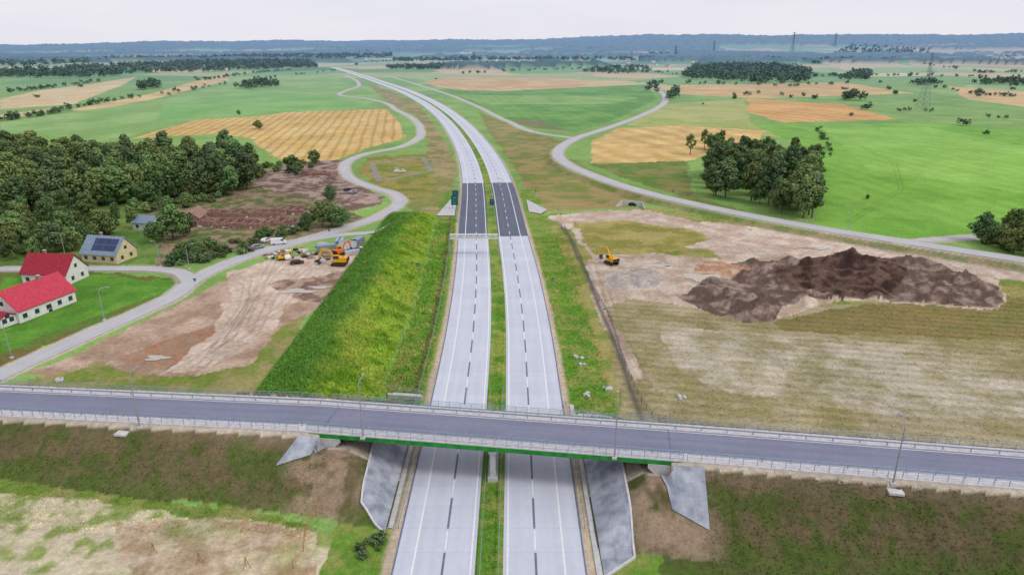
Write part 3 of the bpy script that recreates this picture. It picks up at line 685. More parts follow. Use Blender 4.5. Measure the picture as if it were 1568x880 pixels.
def culvert(X,Y,rz):
    mb=MB();w=4.2
    arch=[(-w,0),(-w,2.7),(w,2.7),(w,0),(1.9,0)]+[(1.9*math.cos(t),.9+1.2*math.sin(t)) for t in np.linspace(0,math.pi,9)]+[(-1.9,0)]
    mb.prism(arch,-.3,.3,M_cc)
    mb.box((0,1.2,1.0),(3.9,.2,2.3),M_dark)  # dark sheet stands in for the shade inside the culvert mouth
    for sg in(-1,1):
        mb.add([(sg*w,-.3,0),(sg*w,-.3,2.7),(sg*(w+2),-4,0),(sg*(w+2),-4,.7),(sg*(w+.35),-.3,0),(sg*(w+.35),-.3,2.7),(sg*(w+2.35),-4,0),(sg*(w+2.35),-4,.7)],[(0,1,3,2),(4,6,7,5),(1,5,7,3),(2,3,7,6),(0,4,5,1)],M_cc)
    mb.box((0,-2.4,.05),(8,3.6,.1),M_cc);mb.obj("culvert_portal",None,(X,Y,H1(X,Y)-.3),rz)
X,Y=G(968,316);culvert(X,Y,math.radians(-22))
def simple_rail(name,a,b,z,h=1.1):
    mb=MB();A=Vector((*a,z));B=Vector((*b,z));n=max(2,int((B-A).length/1.6))
    for k in range(n+1):
        p=A.lerp(B,k/n);mb.box((p.x,p.y,p.z+h/2),(.09,.09,h),M_lampm)
    for hh in(h,h*.55): mb.cyl((A.x,A.y,z+hh),(B.x,B.y,z+hh),.05,.05,M_lampm,4)
    mb.obj(name)
simple_rail("inspection_railing",(-24.5,121),(-17.0,119),.9);simple_rail("inspection_railing",(11.5,112),(18.5,110.5),.7)
for X,Y,sx in((-21,119.5,7),(15,111.2,7)):
    mb=MB();mb.box((0,0,.3),(sx,.5,.9),M_cc);mb.box((0,.8,.1),(sx*.8,1.4,.4),M_cc);mb.obj("drainage_headwall",None,(X,Y,.1),math.radians(-8))
def fence(name,pts,h=1.5,step=3.0,mat=M_steel,wires=4,wr=.014):
    mb=MB();pts=smooth_path(pts,step);pp=[(a,b,H1(a,b)) for a,b in pts]
    for a in pp: mb.cyl(a,(a[0],a[1],a[2]+h),.06,.05,mat,5)
    for a,b in zip(pp[:-1],pp[1:]):
        for k in range(wires):
            hh=h*(k+1)/wires-.05;mb.cyl((a[0],a[1],a[2]+hh),(b[0],b[1],b[2]+hh),wr,wr,mat,3,False)
    mb.obj(name)
fence("wire_fence",[(mwc(q)+27.6+w_,q) for q,w_ in((106,2.5),(118,.6),(130,0),(160,.6),(190,-.4),(220,.3),(255,0))],1.5,2.5,M_mesh,6,.022)
fence("wire_fence",GP([(430,900),(465,845),(476,800)])+[G(492,770,2)],1.5,2.4,M_wood,6,.02)
fence("wire_fence",[(mwc(q)-15.6,q) for q in(110,140,180,220,255)],1.2,4)
for u,v in((236,848),(306,862),(378,870)):
    X,Y=G(u,v);mb=MB()
    for t in range(3):
        an=t*2.1;mb.cyl((.55*math.cos(an),.55*math.sin(an),0),(0,0,1.9),.05,.04,M_wood,5)
    mb.cyl((.4,0,.6),(-.25,.4,.6),.03,.03,M_wood,4);mb.obj("timber_survey_tripod",None,(X,Y,0))
# ---------------- houses
def house(name,X,Y,L,Wd,h,rh,rz,wm,rm,nw=4,solar=False,z=0,chim=True):
    e=empty(name,(X,Y,z));e.rotation_euler=(0,0,rz)
    mb=MB();mb.prism([(-Wd/2,-.3),(Wd/2,-.3),(Wd/2,h),(0,h+rh-.12),(-Wd/2,h)],-L/2,L/2,wm);mb.obj("walls",e)
    mb=MB();o=.45;k=rh/(Wd/2);zz=h-o*k
    mb.prism([(-Wd/2-o,zz),(0,h+rh),(Wd/2+o,zz),(Wd/2+o,zz+.2),(0,h+rh+.24),(-Wd/2-o,zz+.2)],-L/2-.4,L/2+.4,rm);mb.obj("roof",e)
    mb=MB()
    for sx in(-1,1):
        for k2 in range(nw):
            yy=-L/2+(k2+.5)*L/nw
            mb.box((sx*(Wd/2+.02),yy,1.5),(.06,1.2,1.2),M_glass);mb.box((sx*(Wd/2+.05),yy,.85),(.12,1.4,.08),M_wall)
    for sy in(-1,1):
        for xx in(-Wd*.22,Wd*.22): mb.box((xx,sy*(L/2+.02),1.5),(1.1,.06,1.2),M_glass)
        mb.box((0,sy*(L/2+.02),h+rh*.3),(1.1,.06,1.1),M_glass)
    mb.obj("windows",e)
    mb=MB();mb.box((Wd/2+.04,L*.02,1.05),(.07,1.0,2.1),M_dark);mb.obj("door",e)
    if chim:
        mb=MB();mb.box((.3,L*.15,h+rh+.3),(.6,.8,1.4),M_brick);mb.box((.3,L*.15,h+rh+1.05),(.75,.95,.12),M_cc);mb.obj("chimney",e)
    if solar:
        mb=MB();a=math.atan2(rh,Wd/2);ln=math.hypot(rh,Wd/2)
        for i_ in range(5):
            for j_ in range(2):
                t=.3+.36*j_;xc=-Wd/2*(1-t);zc=h+rh*t+.32
                mb.box((xc,-L*.1+(i_-2)*1.75,zc),(ln*.33,1.65,.06),M_solar,0,-a)
        mb.obj("solar_panels",e)
    return e
house("white_house_red_roof",-125.4,167.6,16.5,9.5,3.4,4.4,math.radians(-16),M_wall,M_red,5)
house("white_house_red_roof",-135.5,192.5,14,9,3.4,4.6,math.radians(84),M_wall,M_red2,4)
house("cottage_with_solar_panels",-131.5,214,13,9,3.0,4.6,math.radians(78),M_cream,M_slate,4,True)
X,Y=G(228,350);house("white_outbuilding",X,Y,9,6,3,2,math.radians(75),M_wall,M_slate,2,chim=False)
X,Y=G(300,342);house("brick_barn",X,Y,12,6,3.4,2.4,math.radians(10),M_brick,M_brick,2,chim=False)
X,Y=G(60,320);house("white_shed",X,Y,7,5,2.4,1.5,math.radians(60),M_wall,M_slate,2,chim=False)
X,Y=G(6,497);house("garage",X,Y,4,4,2.3,1.0,math.radians(70),M_wall,M_red2,1,chim=False)
for u,v in((772,99),(782,98),(800,100),(808,99),(648,84),(660,84),(980,102),(990,101),(1005,100),(1022,103),(1030,99),(962,97),(1060,96),(888,95),(1155,92),(1340,96),(1486,92),(420,88),(345,108),(745,97),(760,96),(820,98),(1000,96),(1015,95),(1290,93),(560,92)):
    X,Y=G(u,v);sc=.95+Y/7000
    house("farmhouse",X,Y,14*sc,9*sc,4.0*sc,3.4*sc,random.uniform(0,3.1),M_wall,random.choice([M_tile,M_tile,M_slate,M_wall]),3,z=H1(X,Y),chim=False)
def ruin(u,v,L,Wd,rz):
    X,Y=G(u,v);mb=MB()
    for k in range(-2,3):
        for sx in(-1,1):
            hh=random.uniform(1.0,2.6);mb.box((sx*Wd/2,k*L/5,hh/2),(.5,L/5*.96,hh),M_brick)
    for k in range(5):
        hh=random.uniform(1.0,2.4);mb.box((0,-L/2+k*L/4,hh/2),(Wd*.93,.5,hh),M_brick)
    for k in range(40):
        mb.box((random.uniform(-Wd,Wd)*.8,random.uniform(-L*.55,L*.55),.2),(random.uniform(.4,1.4),random.uniform(.4,1.2),random.uniform(.3,.9)),random.choice([M_brick,M_brick,M_cc]),random.uniform(0,3),random.uniform(-.3,.3))
    mb.obj("ruined_brick_building",None,(X,Y,0),rz)
ruin(330,344,16,7,math.radians(82));ruin(385,346,15,7,math.radians(85));ruin(435,343,11,7,math.radians(88));ruin(350,330,18,6,math.radians(86));ruin(410,330,14,6,math.radians(86));ruin(450,325,12,6,math.radians(80));ruin(490,268,18,8,math.radians(70))
def excavator(X,Y,rz,sc=1,col=M_yel):
    e=empty("excavator",(X,Y,H1(X,Y)));e.rotation_euler=(0,0,rz);e.scale=(sc,)*3
    mb=MB()
    for sy in(-1,1):
        pr=[(-2.1,.45),(-1.9,.12),(-1.6,0),(1.6,0),(1.9,.12),(2.1,.45),(2.0,.75),(1.7,.95),(-1.7,.95),(-2.0,.75)]
        mb.prism(pr,sy*1.2-.3,sy*1.2+.3,M_rub)
        for k in range(6): mb.cyl((-1.5+k*.6,sy*1.52,.4),(-1.5+k*.6,sy*1.56,.4),.22,.22,M_dark,8)
    mb.box((0,0,.75),(1.8,1.9,.4),M_dark);mb.cyl((0,0,.9),(0,0,1.15),.7,.7,M_dark,12);mb.obj("tracks",e)
    mb=MB();mb.prism([(-2.3,1.2),(1.3,1.2),(1.3,1.5),(.4,1.9),(.3,2.4),(-2.1,2.45),(-2.45,2.1)],-1.3,1.3,col);mb.box((-2.2,0,1.75),(.7,2.5,1.0),M_dark);mb.cyl((-1.3,.6,2.4),(-1.3,.6,3.0),.09,.09,M_dark,8);mb.obj("body",e)
    mb=MB();mb.prism([(-.4,1.52),(1.35,1.52),(1.4,2.1),(1.1,3.1),(-.4,3.15)],.35,1.28,col);mb.prism([(-.25,2.1),(1.43,2.12),(1.15,3.0),(-.25,3.02)],.32,1.31,M_glass);mb.obj("cab",e)
    mb=MB();mb.prism([(.9,1.5),(1.3,1.5),(2.6,3.7),(4.9,4.25),(4.85,4.6),(2.4,4.3)],-.55,-.15,col)
    mb.prism([(4.4,4.75),(5.0,4.5),(6.0,1.6),(5.7,1.5)],-.5,-.2,col)
    mb.cyl((1.2,-.1,1.6),(2.7,-.1,3.6),.1,.07,M_steel,6);mb.cyl((2.8,-.35,4.55),(4.5,-.35,4.85),.09,.06,M_steel,6);mb.cyl((4.9,-.35,4.2),(5.85,-.35,2.0),.07,.05,M_steel,6);mb.obj("boom",e)
    mb=MB();mb.prism([(5.65,1.7),(6.15,1.5),(6.3,.9),(5.9,.3),(5.2,.35),(5.5,.6),(5.75,1.0)],-.9,.2,M_dark);mb.obj("bucket",e)
X,Y=G(520,406);excavator(X,Y,math.radians(178),1.15)
X,Y=G(516,396);excavator(X,Y+4,math.radians(60),.9,M_orange)
X,Y=G(936,404);excavator(X,Y,math.radians(120),1.0)
X,Y=G(432,398);excavator(X,Y,math.radians(30),.6)
def car(name,u,v,rz,paint,van=False):
    X,Y=G(u,v);mb=MB()
    if van: body=[(-2.6,.4),(2.6,.4),(2.65,1.1),(1.9,1.35),(1.4,2.2),(-2.55,2.25),(-2.65,1.2)];win=[(1.05,1.35),(1.78,1.35),(1.32,2.05),(.6,2.05)];wb=1.65
    else: body=[(-2.1,.35),(2.1,.35),(2.15,.8),(1.2,1.0),(.5,1.45),(-1.2,1.48),(-1.9,1.05),(-2.15,.9)];win=[(-1.5,1.02),(1.0,1.02),(.45,1.38),(-1.12,1.4)];wb=1.3
    mb.prism(body,-.88,.88,paint);mb.prism(win,-.9,.9,M_glass)
    if not van: mb.prism([(1.15,1.03),(.52,1.44),(.47,1.42),(1.08,1.01)],-.75,.75,M_glass)
    else: mb.prism([(1.93,1.38),(1.45,2.15),(1.40,2.1),(1.86,1.36)],-.78,.78,M_glass)
    for sx in(-wb,wb):
        for sy in(-.8,.8): mb.cyl((sx,sy-.12,.34),(sx,sy+.12,.34),.34,.34,M_rub,10);mb.cyl((sx,sy*1.16-.01,.34),(sx,sy*1.16+.01,.34),.18,.18,M_steel,8)
    for sy in(-.6,.6): mb.box((body[1][0]+.03,sy,.7),(.05,.3,.14),M_white);mb.box((body[0][0]-.05,sy,.8),(.05,.25,.14),M_red)
    mb.obj(name,None,(X,Y,H1(X,Y)),rz)
car("parked_van",427,374,.3,M_carw,True);car("parked_car",408,370,1.2,M_carw);car("parked_car",395,380,.6,M_cars);car("parked_car",455,404,.4,M_card);car("parked_car",440,396,2.0,M_carw);car("parked_van",60,312,.8,M_carw,True)
car("parked_car",380,385,.2,M_card);car("parked_car",533,292,.8,M_card);car("parked_car",540,296,1.1,M_cars)
def site_container(u,v,rz,c):
    X,Y=G(u,v);mb=MB();mb.box((0,0,1.35),(6,2.4,2.5),c)
    for k in range(14):mb.box((-2.8+k*.43,-1.23,1.35),(.12,.06,2.3),c);mb.box((-2.8+k*.43,1.23,1.35),(.12,.06,2.3),c)
    mb.box((3.02,0,1.35),(.05,2.1,2.3),M_dark);mb.box((0,0,2.63),(6.1,2.5,.06),M_steel);mb.obj("site_container",None,(X,Y,0),rz)
site_container(533,380,.2,M_wall);site_container(548,376,1.3,M_cars);site_container(500,386,.4,M_cars)
def pile(name,u,v,kind):
    X,Y=G(u,v);mb=MB()
    for k in range(14):
        if kind=='pipe':
            a=(k%5)*.6;b=(k//5)*.5;mb.cyl((-2.5,a,.28+b),(2.5,a,.28+b),.27,.27,random.choice([M_cc,M_cc,M_pipe,M_dark]),8)
        else:
            mb.box((random.uniform(-3,3),random.uniform(-3,3),.3),(random.uniform(.6,2),random.uniform(.4,1.4),random.uniform(.4,.9)),random.choice([M_cc,M_brick,M_wood,M_dark,M_wall]),random.uniform(0,3))
    mb.obj(name,None,(X,Y,H1(X,Y)),random.uniform(0,3))
for u,v,k in((540,390,'pipe'),(478,392,'b'),(525,372,'pipe'),(455,386,'b'),(515,384,'b'),(545,384,'b'),(500,378,'pipe'),(440,388,'b'),(420,392,'b'),(498,398,'b')): pile("building_material_stack",u,v,k)
for u,v in((90,582),(1150,352),(886,548),(900,605),(930,595),(890,560),(1045,610)):
    X,Y=G(u,v);mb=MB()
    for k in range(5): mb.box((random.uniform(-.8,.8),random.uniform(-.8,.8),.2),(random.uniform(.3,.9),random.uniform(.3,.8),.4),M_cc,random.uniform(0,3),random.uniform(-.3,.3))
    mb.obj("concrete_blocks",None,(X,Y,H1(X,Y)))
X,Y=G(612,262);mb=MB()
mb.box((0,0,.1),(7,5,.2),M_cc);mb.box((-1.5,0,.9),(2,2,1.4),M_wall);mb.box((-1.5,0,1.66),(2.3,2.3,.12),M_cars);mb.cyl((1.6,0,.2),(1.6,0,1.3),.7,.7,M_cc,14);mb.cyl((1.6,1.6,.2),(1.6,1.6,1.0),.5,.5,M_dark,12);mb.obj("pump_station",None,(X,Y,0))
def puddle(u,v,rx,ry):
    X,Y=G(u,v);mb=MB();n=28;vs=[]
    for k in range(n):
        a=2*math.pi*k/n;r=1+.25*math.sin(3*a+u)+.15*math.sin(5*a+v);vs.append((rx*r*math.cos(a),ry*r*math.sin(a),0))
    mb.add(vs,[tuple(range(n))],M_puddle);mb.obj("puddle",None,(X,Y,H1(X,Y)+.1))
for q in((1075,425,5.5,3.5),(1005,408,4,1.6),(455,446,5,1.8),(490,440,3,1.2),(240,548,2.4,1.4),(1250,380,5,1.6)): puddle(*q)
# pylons
def pylon(X,Y,h,name="electricity_pylon"):
    mb=MB();w=h*.09;L=[(0,w),(.35,w*.55),(.62,w*.28),(1,w*.12)]
    r=max(.16,Y/7000)
    def cw(t):return float(np.interp(t,[a for a,b in L],[b for a,b in L]))
    ts=np.linspace(0,1,12)
    for a,b in zip(ts[:-1],ts[1:]):
        wa,wb=cw(a),cw(b);ca=[(-wa,-wa),(wa,-wa),(wa,wa),(-wa,wa)];cb=[(-wb,-wb),(wb,-wb),(wb,wb),(-wb,wb)]
        for k in range(4):
            mb.cyl((*ca[k],a*h),(*cb[k],b*h),r,r,M_pyl,4,False);mb.cyl((*ca[k],a*h),(*cb[(k+1)%4],b*h),r*.6,r*.6,M_pyl,3,False);mb.cyl((*ca[(k+1)%4],a*h),(*cb[k],b*h),r*.6,r*.6,M_pyl,3,False)
    for t,aw in((.68,h*.17),(.82,h*.21),(.94,h*.13)):
        for sg in(-1,1):
            mb.cyl((0,0,t*h),(sg*aw,0,t*h),r,r*.6,M_pyl,4);mb.cyl((0,0,t*h+h*.05),(sg*aw,0,t*h),r*.7,r*.5,M_pyl,4)
            mb.cyl((sg*aw,0,t*h),(sg*aw,0,t*h-h*.04),r*.6,r*.6,M_dark,4)
    mb.obj(name,None,(X,Y,H1(X,Y)),.3)
X,Y=G(1412,168);pylon(X,Y,60)
X,Y=G(1212,88);pylon(X,Y,150)
X,Y=G(1276,86);pylon(X,Y,110)
X,Y=G(1092,88);pylon(X,Y,90)
X,Y=G(1034,90);pylon(X,Y,80)
# ---------------- trees
def leafcloud(blobs,size,r):
    V=[];T=[]
    for (cx,cy,cz,rad,n) in blobs:
        d=r.normal(size=(n,3));d/=np.linalg.norm(d,axis=1)[:,None]
        p=d*(rad*(.45+.65*r.random(n)**.6))[:,None];p[:,2]*=.85;p+=np.array([cx,cy,cz])
        nn=d+r.normal(size=(n,3))*.45;nn[:,2]+=.25;nn/=np.linalg.norm(nn,axis=1)[:,None]
        a=np.cross(nn,r.normal(size=(n,3)));a/=np.linalg.norm(a,axis=1)[:,None]+1e-9;b=np.cross(nn,a)
        s=(size*(.5+r.random(n)*.9))[:,None];a=a*s;b=b*s*.75
        V.append(np.stack([p-a-b*.5,p+a*.3-b,p+a+b*.5,p-a*.3+b],1).reshape(-1,3))
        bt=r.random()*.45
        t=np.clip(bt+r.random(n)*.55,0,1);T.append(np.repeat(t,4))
    V=np.concatenate(V);T=np.concatenate(T);n=len(V)//4
    return V,np.arange(n*4).reshape(n,4),T
def tubes(segs,n=6):
    V=[];Fc=[];b=0
    for p0,p1,r0,r1 in segs:
        p0=Vector(p0);p1=Vector(p1);d=(p1-p0).normalized();a=d.cross(Vector((.3,1,.1))).normalized();c=d.cross(a)
        for k in range(n):
            t=2*math.pi*k/n;q=a*math.cos(t)+c*math.sin(t);V+=[p0+q*r0,p1+q*r1]
        for k in range(n):Fc.append((b+2*k,b+2*((k+1)%n),b+2*((k+1)%n)+1,b+2*k+1))
        b+=2*n
    return np.array([tuple(v) for v in V]),np.array(Fc)
def tree_mesh(name,h,cr,seed,base=.25,nb=15,npb=120,size=.45,mat=None,conical=0):
    r=np.random.default_rng(seed);segs=[];lean=r.normal(size=2)*.02*h
    tr=h*.018+.06;pts=[(0,0,-.3),(lean[0]*.3,lean[1]*.3,h*.25),(lean[0]*.7,lean[1]*.7,h*.55),(lean[0],lean[1],h*.9)]
    for i_,(a,b) in enumerate(zip(pts[:-1],pts[1:])): segs.append((a,b,tr*(1-.3*i_),tr*(1-.3*(i_+1))))
    blobs=[]
    for k in range(nb):
        t=(k+.5)/nb;zc=h*(base+(1-base)*(.08+.84*t))
        prof=math.sin(math.pi*min(1,(.18+.80*t)))**.7*(1-conical*t)
        an=k*2.4+r.random();rr=cr*prof*(.45+.5*r.random())
        rad=cr*(.26+.20*r.random())*(.75+.4*prof)
        c=(math.cos(an)*rr,math.sin(an)*rr,min(zc,h-rad*.7));blobs.append((*c,rad,int(npb*(.6+.8*r.random()))))
        tz=max(.15*h,c[2]-rr*.7);f=tz/h
        segs.append(((lean[0]*f,lean[1]*f,tz),(c[0]*.9,c[1]*.9,c[2]),tr*.4,tr*.12))
    V1,F1,T1=leafcloud(blobs,size,r)
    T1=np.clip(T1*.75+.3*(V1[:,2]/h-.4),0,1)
    V2,F2=tubes(segs)
    V=np.concatenate([V1,V2]);Fc=np.concatenate([F1,F2+len(V1)]);T=np.concatenate([T1,np.zeros(len(V2))])
    mi=np.concatenate([np.zeros(len(F1)),np.ones(len(F2))])
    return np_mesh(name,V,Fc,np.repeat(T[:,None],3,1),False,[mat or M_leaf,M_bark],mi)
TM=[tree_mesh("tree_broad",15,5.6,1,.18,nb=17),tree_mesh("tree_round",13,5.4,2,.15,nb=18),tree_mesh("tree_tall",18,4.8,3,.22,nb=19),tree_mesh("tree_dark",16,5.2,4,.15,nb=17,mat=M_leafd),tree_mesh("tree_dark_tall",18.5,4.6,5,.2,nb=19,mat=M_leafd,conical=.35),tree_mesh("tree_birch",17,3.6,6,.3,nb=14,npb=90)]
BM=[tree_mesh("bush_a",3.2,2.2,11,.0,nb=7,npb=70,size=.3),tree_mesh("bush_b",4.2,2.4,12,.0,nb=8,npb=70,size=.32,mat=M_leafd),tree_mesh("bush_c",5.5,3.2,13,.02,nb=10,npb=80,size=.36)]
def put(mesh,name,X,Y,sc,parent=None,z=None):
    o=bpy.data.objects.new(name,mesh);link(o);o.location=(X,Y,H1(X,Y) if z is None else z);o.rotation_euler=(0,0,random.uniform(0,6.28))
    o.scale=(sc*random.uniform(.85,1.15),sc*random.uniform(.85,1.15),sc)
    if parent:o.parent=parent
    return o
def sample(poly,n,mind=0):
    Pp=np.array(poly);out=np.zeros((0,2))
    while len(out)<n:
        q=np.column_stack([rng.uniform(Pp[:,0].min(),Pp[:,0].max(),n*3),rng.uniform(Pp[:,1].min(),Pp[:,1].max(),n*3)])
        q=q[pip(q[:,0],q[:,1],Pp)];out=np.concatenate([out,q])
    return out[:n]
def forest(name,poly,n,meshes,s0,s1,cname="tree"):
    e=empty(name);P_=sample(GP(poly),n);Z=H(P_[:,0],P_[:,1])
    for k,(a,b) in enumerate(P_): put(random.choice(meshes),"%s_%d"%(cname,k+1),a,b,random.uniform(s0,s1),e,Z[k])
forest("forest",[(-220,335),(-200,254),(0,254),(190,256),(385,254),(394,268),(380,292),(320,302),(250,308),(180,314),(100,324),(0,334)],440,TM[:5],.6,1.22)
forest("forest",[(-150,330),(0,328),(100,318),(150,330),(150,350),(90,362),(0,360),(-150,360)],44,TM[:4],.45,.8)
forest("forest",[(1062,284),(1100,264),(1180,262),(1248,276),(1252,322),(1240,338),(1190,334),(1130,308),(1066,298)],74,TM[:6],.65,1.15)
forest("grove",[(1046,236),(1090,226),(1112,230),(1105,240),(1052,244)],10,[TM[0],TM[5],TM[1]],.6,.85)
forest("grove",[(1130,250),(1190,240),(1250,250),(1250,265),(1150,262)],18,TM[1:6],.65,.95)
forest("thicket",[(1490,372),(1560,352),(1640,360),(1640,408),(1560,392),(1500,380)],30,[TM[1],BM[2],TM[3]],.5,.85)
forest("thicket",[(60,352),(170,340),(200,352),(150,372),(70,392),(-40,395),(-40,360)],34,[TM[1],TM[0],BM[2]],.42,.75)
forest("shrubs",[(255,396),(300,376),(380,368),(400,374),(380,392),(300,408),(260,408)],44,BM,.35,.85,"bush")
forest("shrubs",[(390,358),(470,346),(480,352),(400,374)],14,BM,.4,.75,"bush")
forest("shrubs",[(380,262),(440,248),(500,246),(470,262),(400,285)],20,BM,.6,1.1,"bush")
forest("shrubs",[(200,322),(300,304),(360,300),(310,314),(220,330)],24,BM,.5,1.0,"bush")
forest("shrubs",[(540,872),(555,820),(590,815),(575,880)],18,BM[:2],.15,.28,"bush")
for u,v,m,s in((482,250,1,.62),(396,198,1,.6),(366,176,1,.4),(494,348,0,.7),(508,346,1,.72),(522,348,1,.62),(506,310,3,.5),(470,350,1,.5),(265,366,0,.85),(282,362,1,.7),(240,372,1,.6),(356,300,2,.8),(345,298,0,.75),(112,385,1,.65),(90,386,3,.65),(160,362,0,.65),(205,350,2,.5),(180,345,5,.55),(20,398,0,.6),(55,392,1,.5),(1328,305,1,.18),(300,390,1,.45),(150,318,2,.9),(230,318,0,.75),(128,372,1,.6)):
    X,Y=G(u,v);put(TM[m],"deciduous_tree",X,Y,s)
def blobtree(seed,h,cr,n=60,size=1.3):
    r=np.random.default_rng(seed);bl=[]
    for k in range(5):
        an=k*2.4;bl.append((math.cos(an)*cr*.45,math.sin(an)*cr*.45,h*(.32+.1*k),cr*(.62-.05*k),n//5))
    return leafcloud(bl,size,r)
FT=[blobtree(1,12,5),blobtree(2,13,5.5),blobtree(3,15,5)]
def merged(name,pts,s0,s1):
    V=[];Fc=[];Cc=[];b=0;Z=H(pts[:,0],pts[:,1])
    for (X,Y),zz in zip(pts,Z):
        v,f,t=FT[rng.integers(3)];s=rng.uniform(s0,s1);a=rng.uniform(0,6.28);ca,sa=math.cos(a),math.sin(a)
        q=np.column_stack([(v[:,0]*ca-v[:,1]*sa)*s*1.2+X,(v[:,0]*sa+v[:,1]*ca)*s*1.2+Y,v[:,2]*s+zz-.5])
        V.append(q);Fc.append(f+b);b+=len(v)
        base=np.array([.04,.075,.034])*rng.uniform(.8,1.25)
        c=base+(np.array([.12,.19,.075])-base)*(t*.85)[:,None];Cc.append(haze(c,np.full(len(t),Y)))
    link(bpy.data.objects.new(name,np_mesh(name,np.concatenate(V),np.concatenate(Fc),np.concatenate(Cc),False,[M_far])))
WD=[
 ([(-60,113),(60,110),(200,104),(330,96),(470,94),(486,104),(380,108),(230,112),(120,122),(20,120),(-60,126)],1400,1.0,1.7),
 ([(-60,100),(180,92),(420,88),(600,86),(600,90),(430,93),(200,97),(-60,106)],1100,1.3,2.2),
 ([(590,103),(690,100),(694,106),(600,107)],200,.9,1.3),
 ([(205,137),(240,131),(244,136),(215,139)],20,.9,1.4),
 ([(358,136),(392,128),(425,129),(428,134),(380,138)],42,.8,1.2),
 ([(1045,118),(1060,104),(1130,100),(1238,108),(1240,128),(1180,131),(1070,122)],600,1.1,1.7),
 ([(1225,94),(1300,86),(1420,84),(1424,92),(1300,98),(1240,100)],600,1.3,2.0),
 ([(1284,124),(1310,108),(1334,112),(1330,124)],60,.9,1.3),
 ([(1396,130),(1430,125),(1436,131),(1400,134)],20,.8,1.1),
 ([(985,138),(1000,128),(1010,138),(1005,148)],12,.7,1.0),
 ([(1022,152),(1034,136),(1042,146),(1030,158)],10,.8,1.1),
 ([(1285,153),(1320,150),(1322,155),(1290,157)],9,.9,1.2),
 ([(890,108),(990,102),(1000,112),(900,112)],80,.9,1.3),
 ([(1480,128),(1560,124),(1600,128),(1600,134),(1500,134)],50,.9,1.3),
 ([(700,100),(900,98),(900,101),(700,103)],110,.9,1.3),
 ([(600,92),(1000,88),(1230,90),(1230,94),(1000,94),(600,96)],700,1.3,2.1),
]
for poly,n,a,b in WD: merged("distant_trees",sample(GP(poly),n),a,b)
def row(pts,n,j):
    q=np.array(GP(pts));t=rng.uniform(0,len(q)-1,n);i_=np.minimum(t.astype(int),len(q)-2);f=(t-i_)[:,None]
    return q[i_]*(1-f)+q[i_+1]*f+rng.normal(size=(n,2))*j
for pts,n,j,a,b in (([(0,186),(60,178),(112,166),(160,158),(215,148)],55,4,.35,.7),([(15,142),(80,135),(150,126)],40,6,.4,.7),([(300,125),(360,115),(440,108)],40,8,.5,.8),
  ([(240,148),(330,132),(430,118),(520,108)],30,8,.35,.7),([(1070,115),(1000,110),(930,112)],25,8,.5,.8),([(1420,100),(1500,112),(1568,110)],30,10,.6,1),([(1120,150),(1180,146),(1260,150)],6,8,.5,.7),
  ([(1250,196),(1262,215),(1272,240)],26,1.5,.2,.3),([(1380,170),(1440,172),(1520,180),(1568,184)],8,4,.3,.5),([(1440,136),(1500,146),(1580,150)],20,6,.4,.8),([(700,112),(800,108),(900,106)],30,15,.5,.9),([(560,96),(640,93),(720,95)],60,20,.8,1.2),([(1100,96),(1200,92)],60,25,.9,1.3),([(1430,96),(1568,88)],70,30,.9,1.4),
  ([(1240,118),(1400,116),(1568,118)],40,14,.6,1.0),([(1040,128),(1180,134),(1300,130)],20,8,.5,.8)):
    merged("hedgerow",row(pts,n,j),a,b)
px=[(1474,192,.8),(1510,206,.45),(1326,168,.9),(1250,152,.8),(1122,152,.6),(1370,145,.8),(1400,156,.5),(1440,128,.6),(1348,128,.7),(1290,138,.7),(1496,148,.6),(1548,138,.8),(1210,150,.5),(1170,128,.7),(1100,112,.8),(1076,160,.3),(226,130,1.1),(124,134,.7),(56,150,.6),(300,120,.6),(546,100,1.2),(668,122,.4),(1375,170,.4),(905,104,1.3),(968,108,1.4),(1304,178,.4),(1200,128,.8),(1012,128,.9),(64,178,.4),(1298,150,1.0),(1310,146,.9),(1360,138,.8),(1500,120,.9)]
for u,v,s in px: 
    X,Y=G(u,v);k=max(3,int(4*s));merged("field_trees",np.array([[X,Y]])+rng.normal(size=(k,2))*np.array([3.0,3.0])*s,s*.55,s*.9)
# ---------------- weeds / rough grass
def tufts(name,poly,n,hgt,dark=1.0,filt=None):
    P_=sample(poly,n);X=P_[:,0];Y=P_[:,1]
    if filt is not None:
        m=filt(X,Y);X=X[m];Y=Y[m]
    n=len(X);Z=H(X,Y);c=ground_color(X,Y)
    nb=4;V=np.zeros((n,nb,3,3));
    for k in range(nb):
        a=rng.uniform(0,6.28,n);w=hgt*.28*(.6+rng.random(n));hh=hgt*(.45+rng.random(n));lx=rng.normal(size=n)*hgt*.45;ly=rng.normal(size=n)*hgt*.45
        bx=X+rng.normal(size=n)*hgt*.3;by=Y+rng.normal(size=n)*hgt*.3
        V[:,k,0]=np.stack([bx-np.cos(a)*w,by-np.sin(a)*w,Z-.03],1);V[:,k,1]=np.stack([bx+np.cos(a)*w,by+np.sin(a)*w,Z-.03],1);V[:,k,2]=np.stack([bx+lx,by+ly,Z+hh],1)
    V=V.reshape(-1,3);Fc=np.arange(len(V)).reshape(-1,3)
    f=rng.uniform(.85,1.8,(n,1))*dark;cc=c*f*np.array([1,1.06,.9]);cc=np.repeat(cc,nb*3,0)
    link(bpy.data.objects.new(name,np_mesh(name,V,Fc,cc,False,[M_veg])))
clr=lambda a,b: np.abs(sn(a,b)[1])>6.2
tufts("tall_grass",[(-51,108),(-18,108),(-18,150),(-51,150)],11000,.38,1.2,clr)
tufts("tall_grass",[(-51,150),(-18,150),(-22,268),(-51,268)],11000,.42,1.2)
tufts("bank_grass",[(-110,84),(-28,78),(-28,92),(-110,104)],6000,.2,1.15,clr)
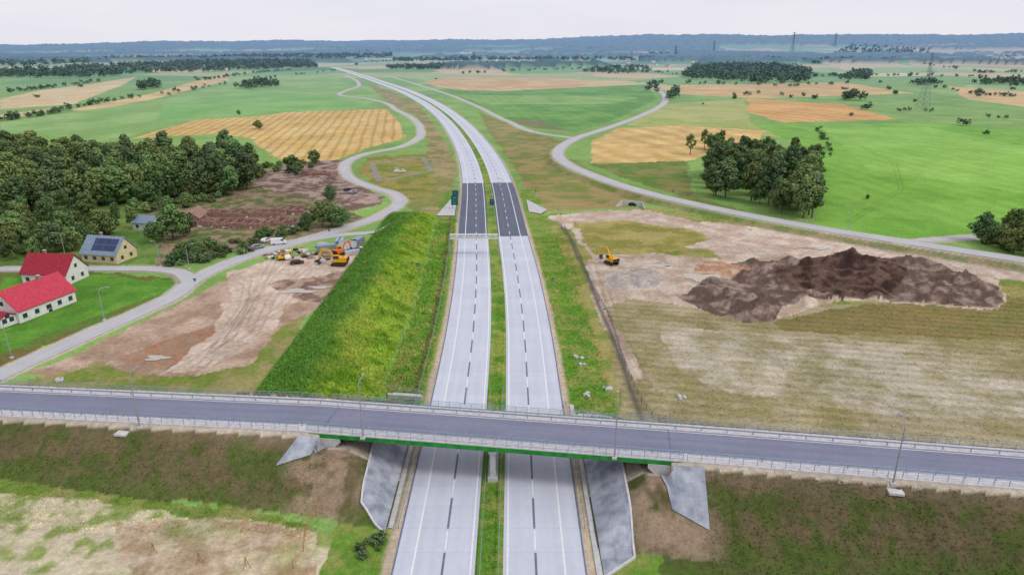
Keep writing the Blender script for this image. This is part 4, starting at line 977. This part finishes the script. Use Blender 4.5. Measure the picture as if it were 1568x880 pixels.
tufts("bank_grass",[(26,60),(110,50),(110,78),(26,86)],9000,.2,1.1,clr)
tufts("verge_grass",[(12,108),(20,108),(20,240),(8,240)],5000,.28,1.2)
tufts("rough_grass",[(26,108),(100,100),(190,190),(60,190),(30,180)],8000,.22,1.1,clr)
tufts("median_grass",[(-4.1,30),(-1.9,30),(-1.9,90),(-4.1,90)],1200,.22,1.15);tufts("median_grass",[(-4.1,102),(-1.9,102),(-1.9,180),(-4.1,180)],1200,.22,1.15)
# ---------------- light & sky
az=math.radians(118);el=math.radians(46)
sd=Vector((math.cos(el)*math.sin(az),math.cos(el)*math.cos(az),math.sin(el)))
L=bpy.data.lights.new("sun",'SUN');L.energy=1.35;L.angle=math.radians(14);L.color=(1,.96,.91);lo=bpy.data.objects.new("sun",L);link(lo);lo.rotation_euler=sd.to_track_quat('Z','Y').to_euler();lo.location=(100,-100,200)
w=bpy.data.worlds.new("World");bpy.context.scene.world=w;w.use_nodes=True;nt=w.node_tree;bg=nt.nodes["Background"]
sk=N(nt,'ShaderNodeTexSky');sk.sky_type='NISHITA';sk.sun_disc=False;sk.sun_elevation=el;sk.sun_rotation=az;sk.dust_density=3;sk.altitude=200
tc=N(nt,'ShaderNodeTexCoord');mp=N(nt,'ShaderNodeMapping');mp.inputs['Scale'].default_value=(1.5,1.5,9);nt.links.new(tc.outputs['Generated'],mp.inputs[0])
ns=N(nt,'ShaderNodeTexNoise');ns.inputs['Scale'].default_value=2.2;ns.inputs['Detail'].default_value=5;nt.links.new(mp.outputs[0],ns.inputs['Vector'])
cr=N(nt,'ShaderNodeValToRGB');cr.color_ramp.elements[0].position=.3;cr.color_ramp.elements[1].position=.72
cr.color_ramp.elements[0].color=(8.3,8.3,9.3,1);cr.color_ramp.elements[1].color=(9.2,9.0,9.6,1);nt.links.new(ns.outputs[0],cr.inputs[0])
mx=N(nt,'ShaderNodeMix',data_type='RGBA');mx.inputs[0].default_value=.9;nt.links.new(sk.outputs[0],mx.inputs[6]);nt.links.new(cr.outputs[0],mx.inputs[7]);nt.links.new(mx.outputs[2],bg.inputs['Color']);bg.inputs['Strength'].default_value=.1
# ---------------- camera
cam=bpy.data.cameras.new("camera");co=bpy.data.objects.new("camera",cam);link(co);co.location=(0,0,HC);co.rotation_euler=(math.pi/2-PT,0,0)
cam.sensor_width=36;cam.lens=36*FL/1568;cam.clip_end=30000;cam.clip_start=.5
sc=bpy.context.scene;sc.camera=co;sc.view_settings.view_transform='Standard';sc.view_settings.look='None';sc.view_settings.exposure=0
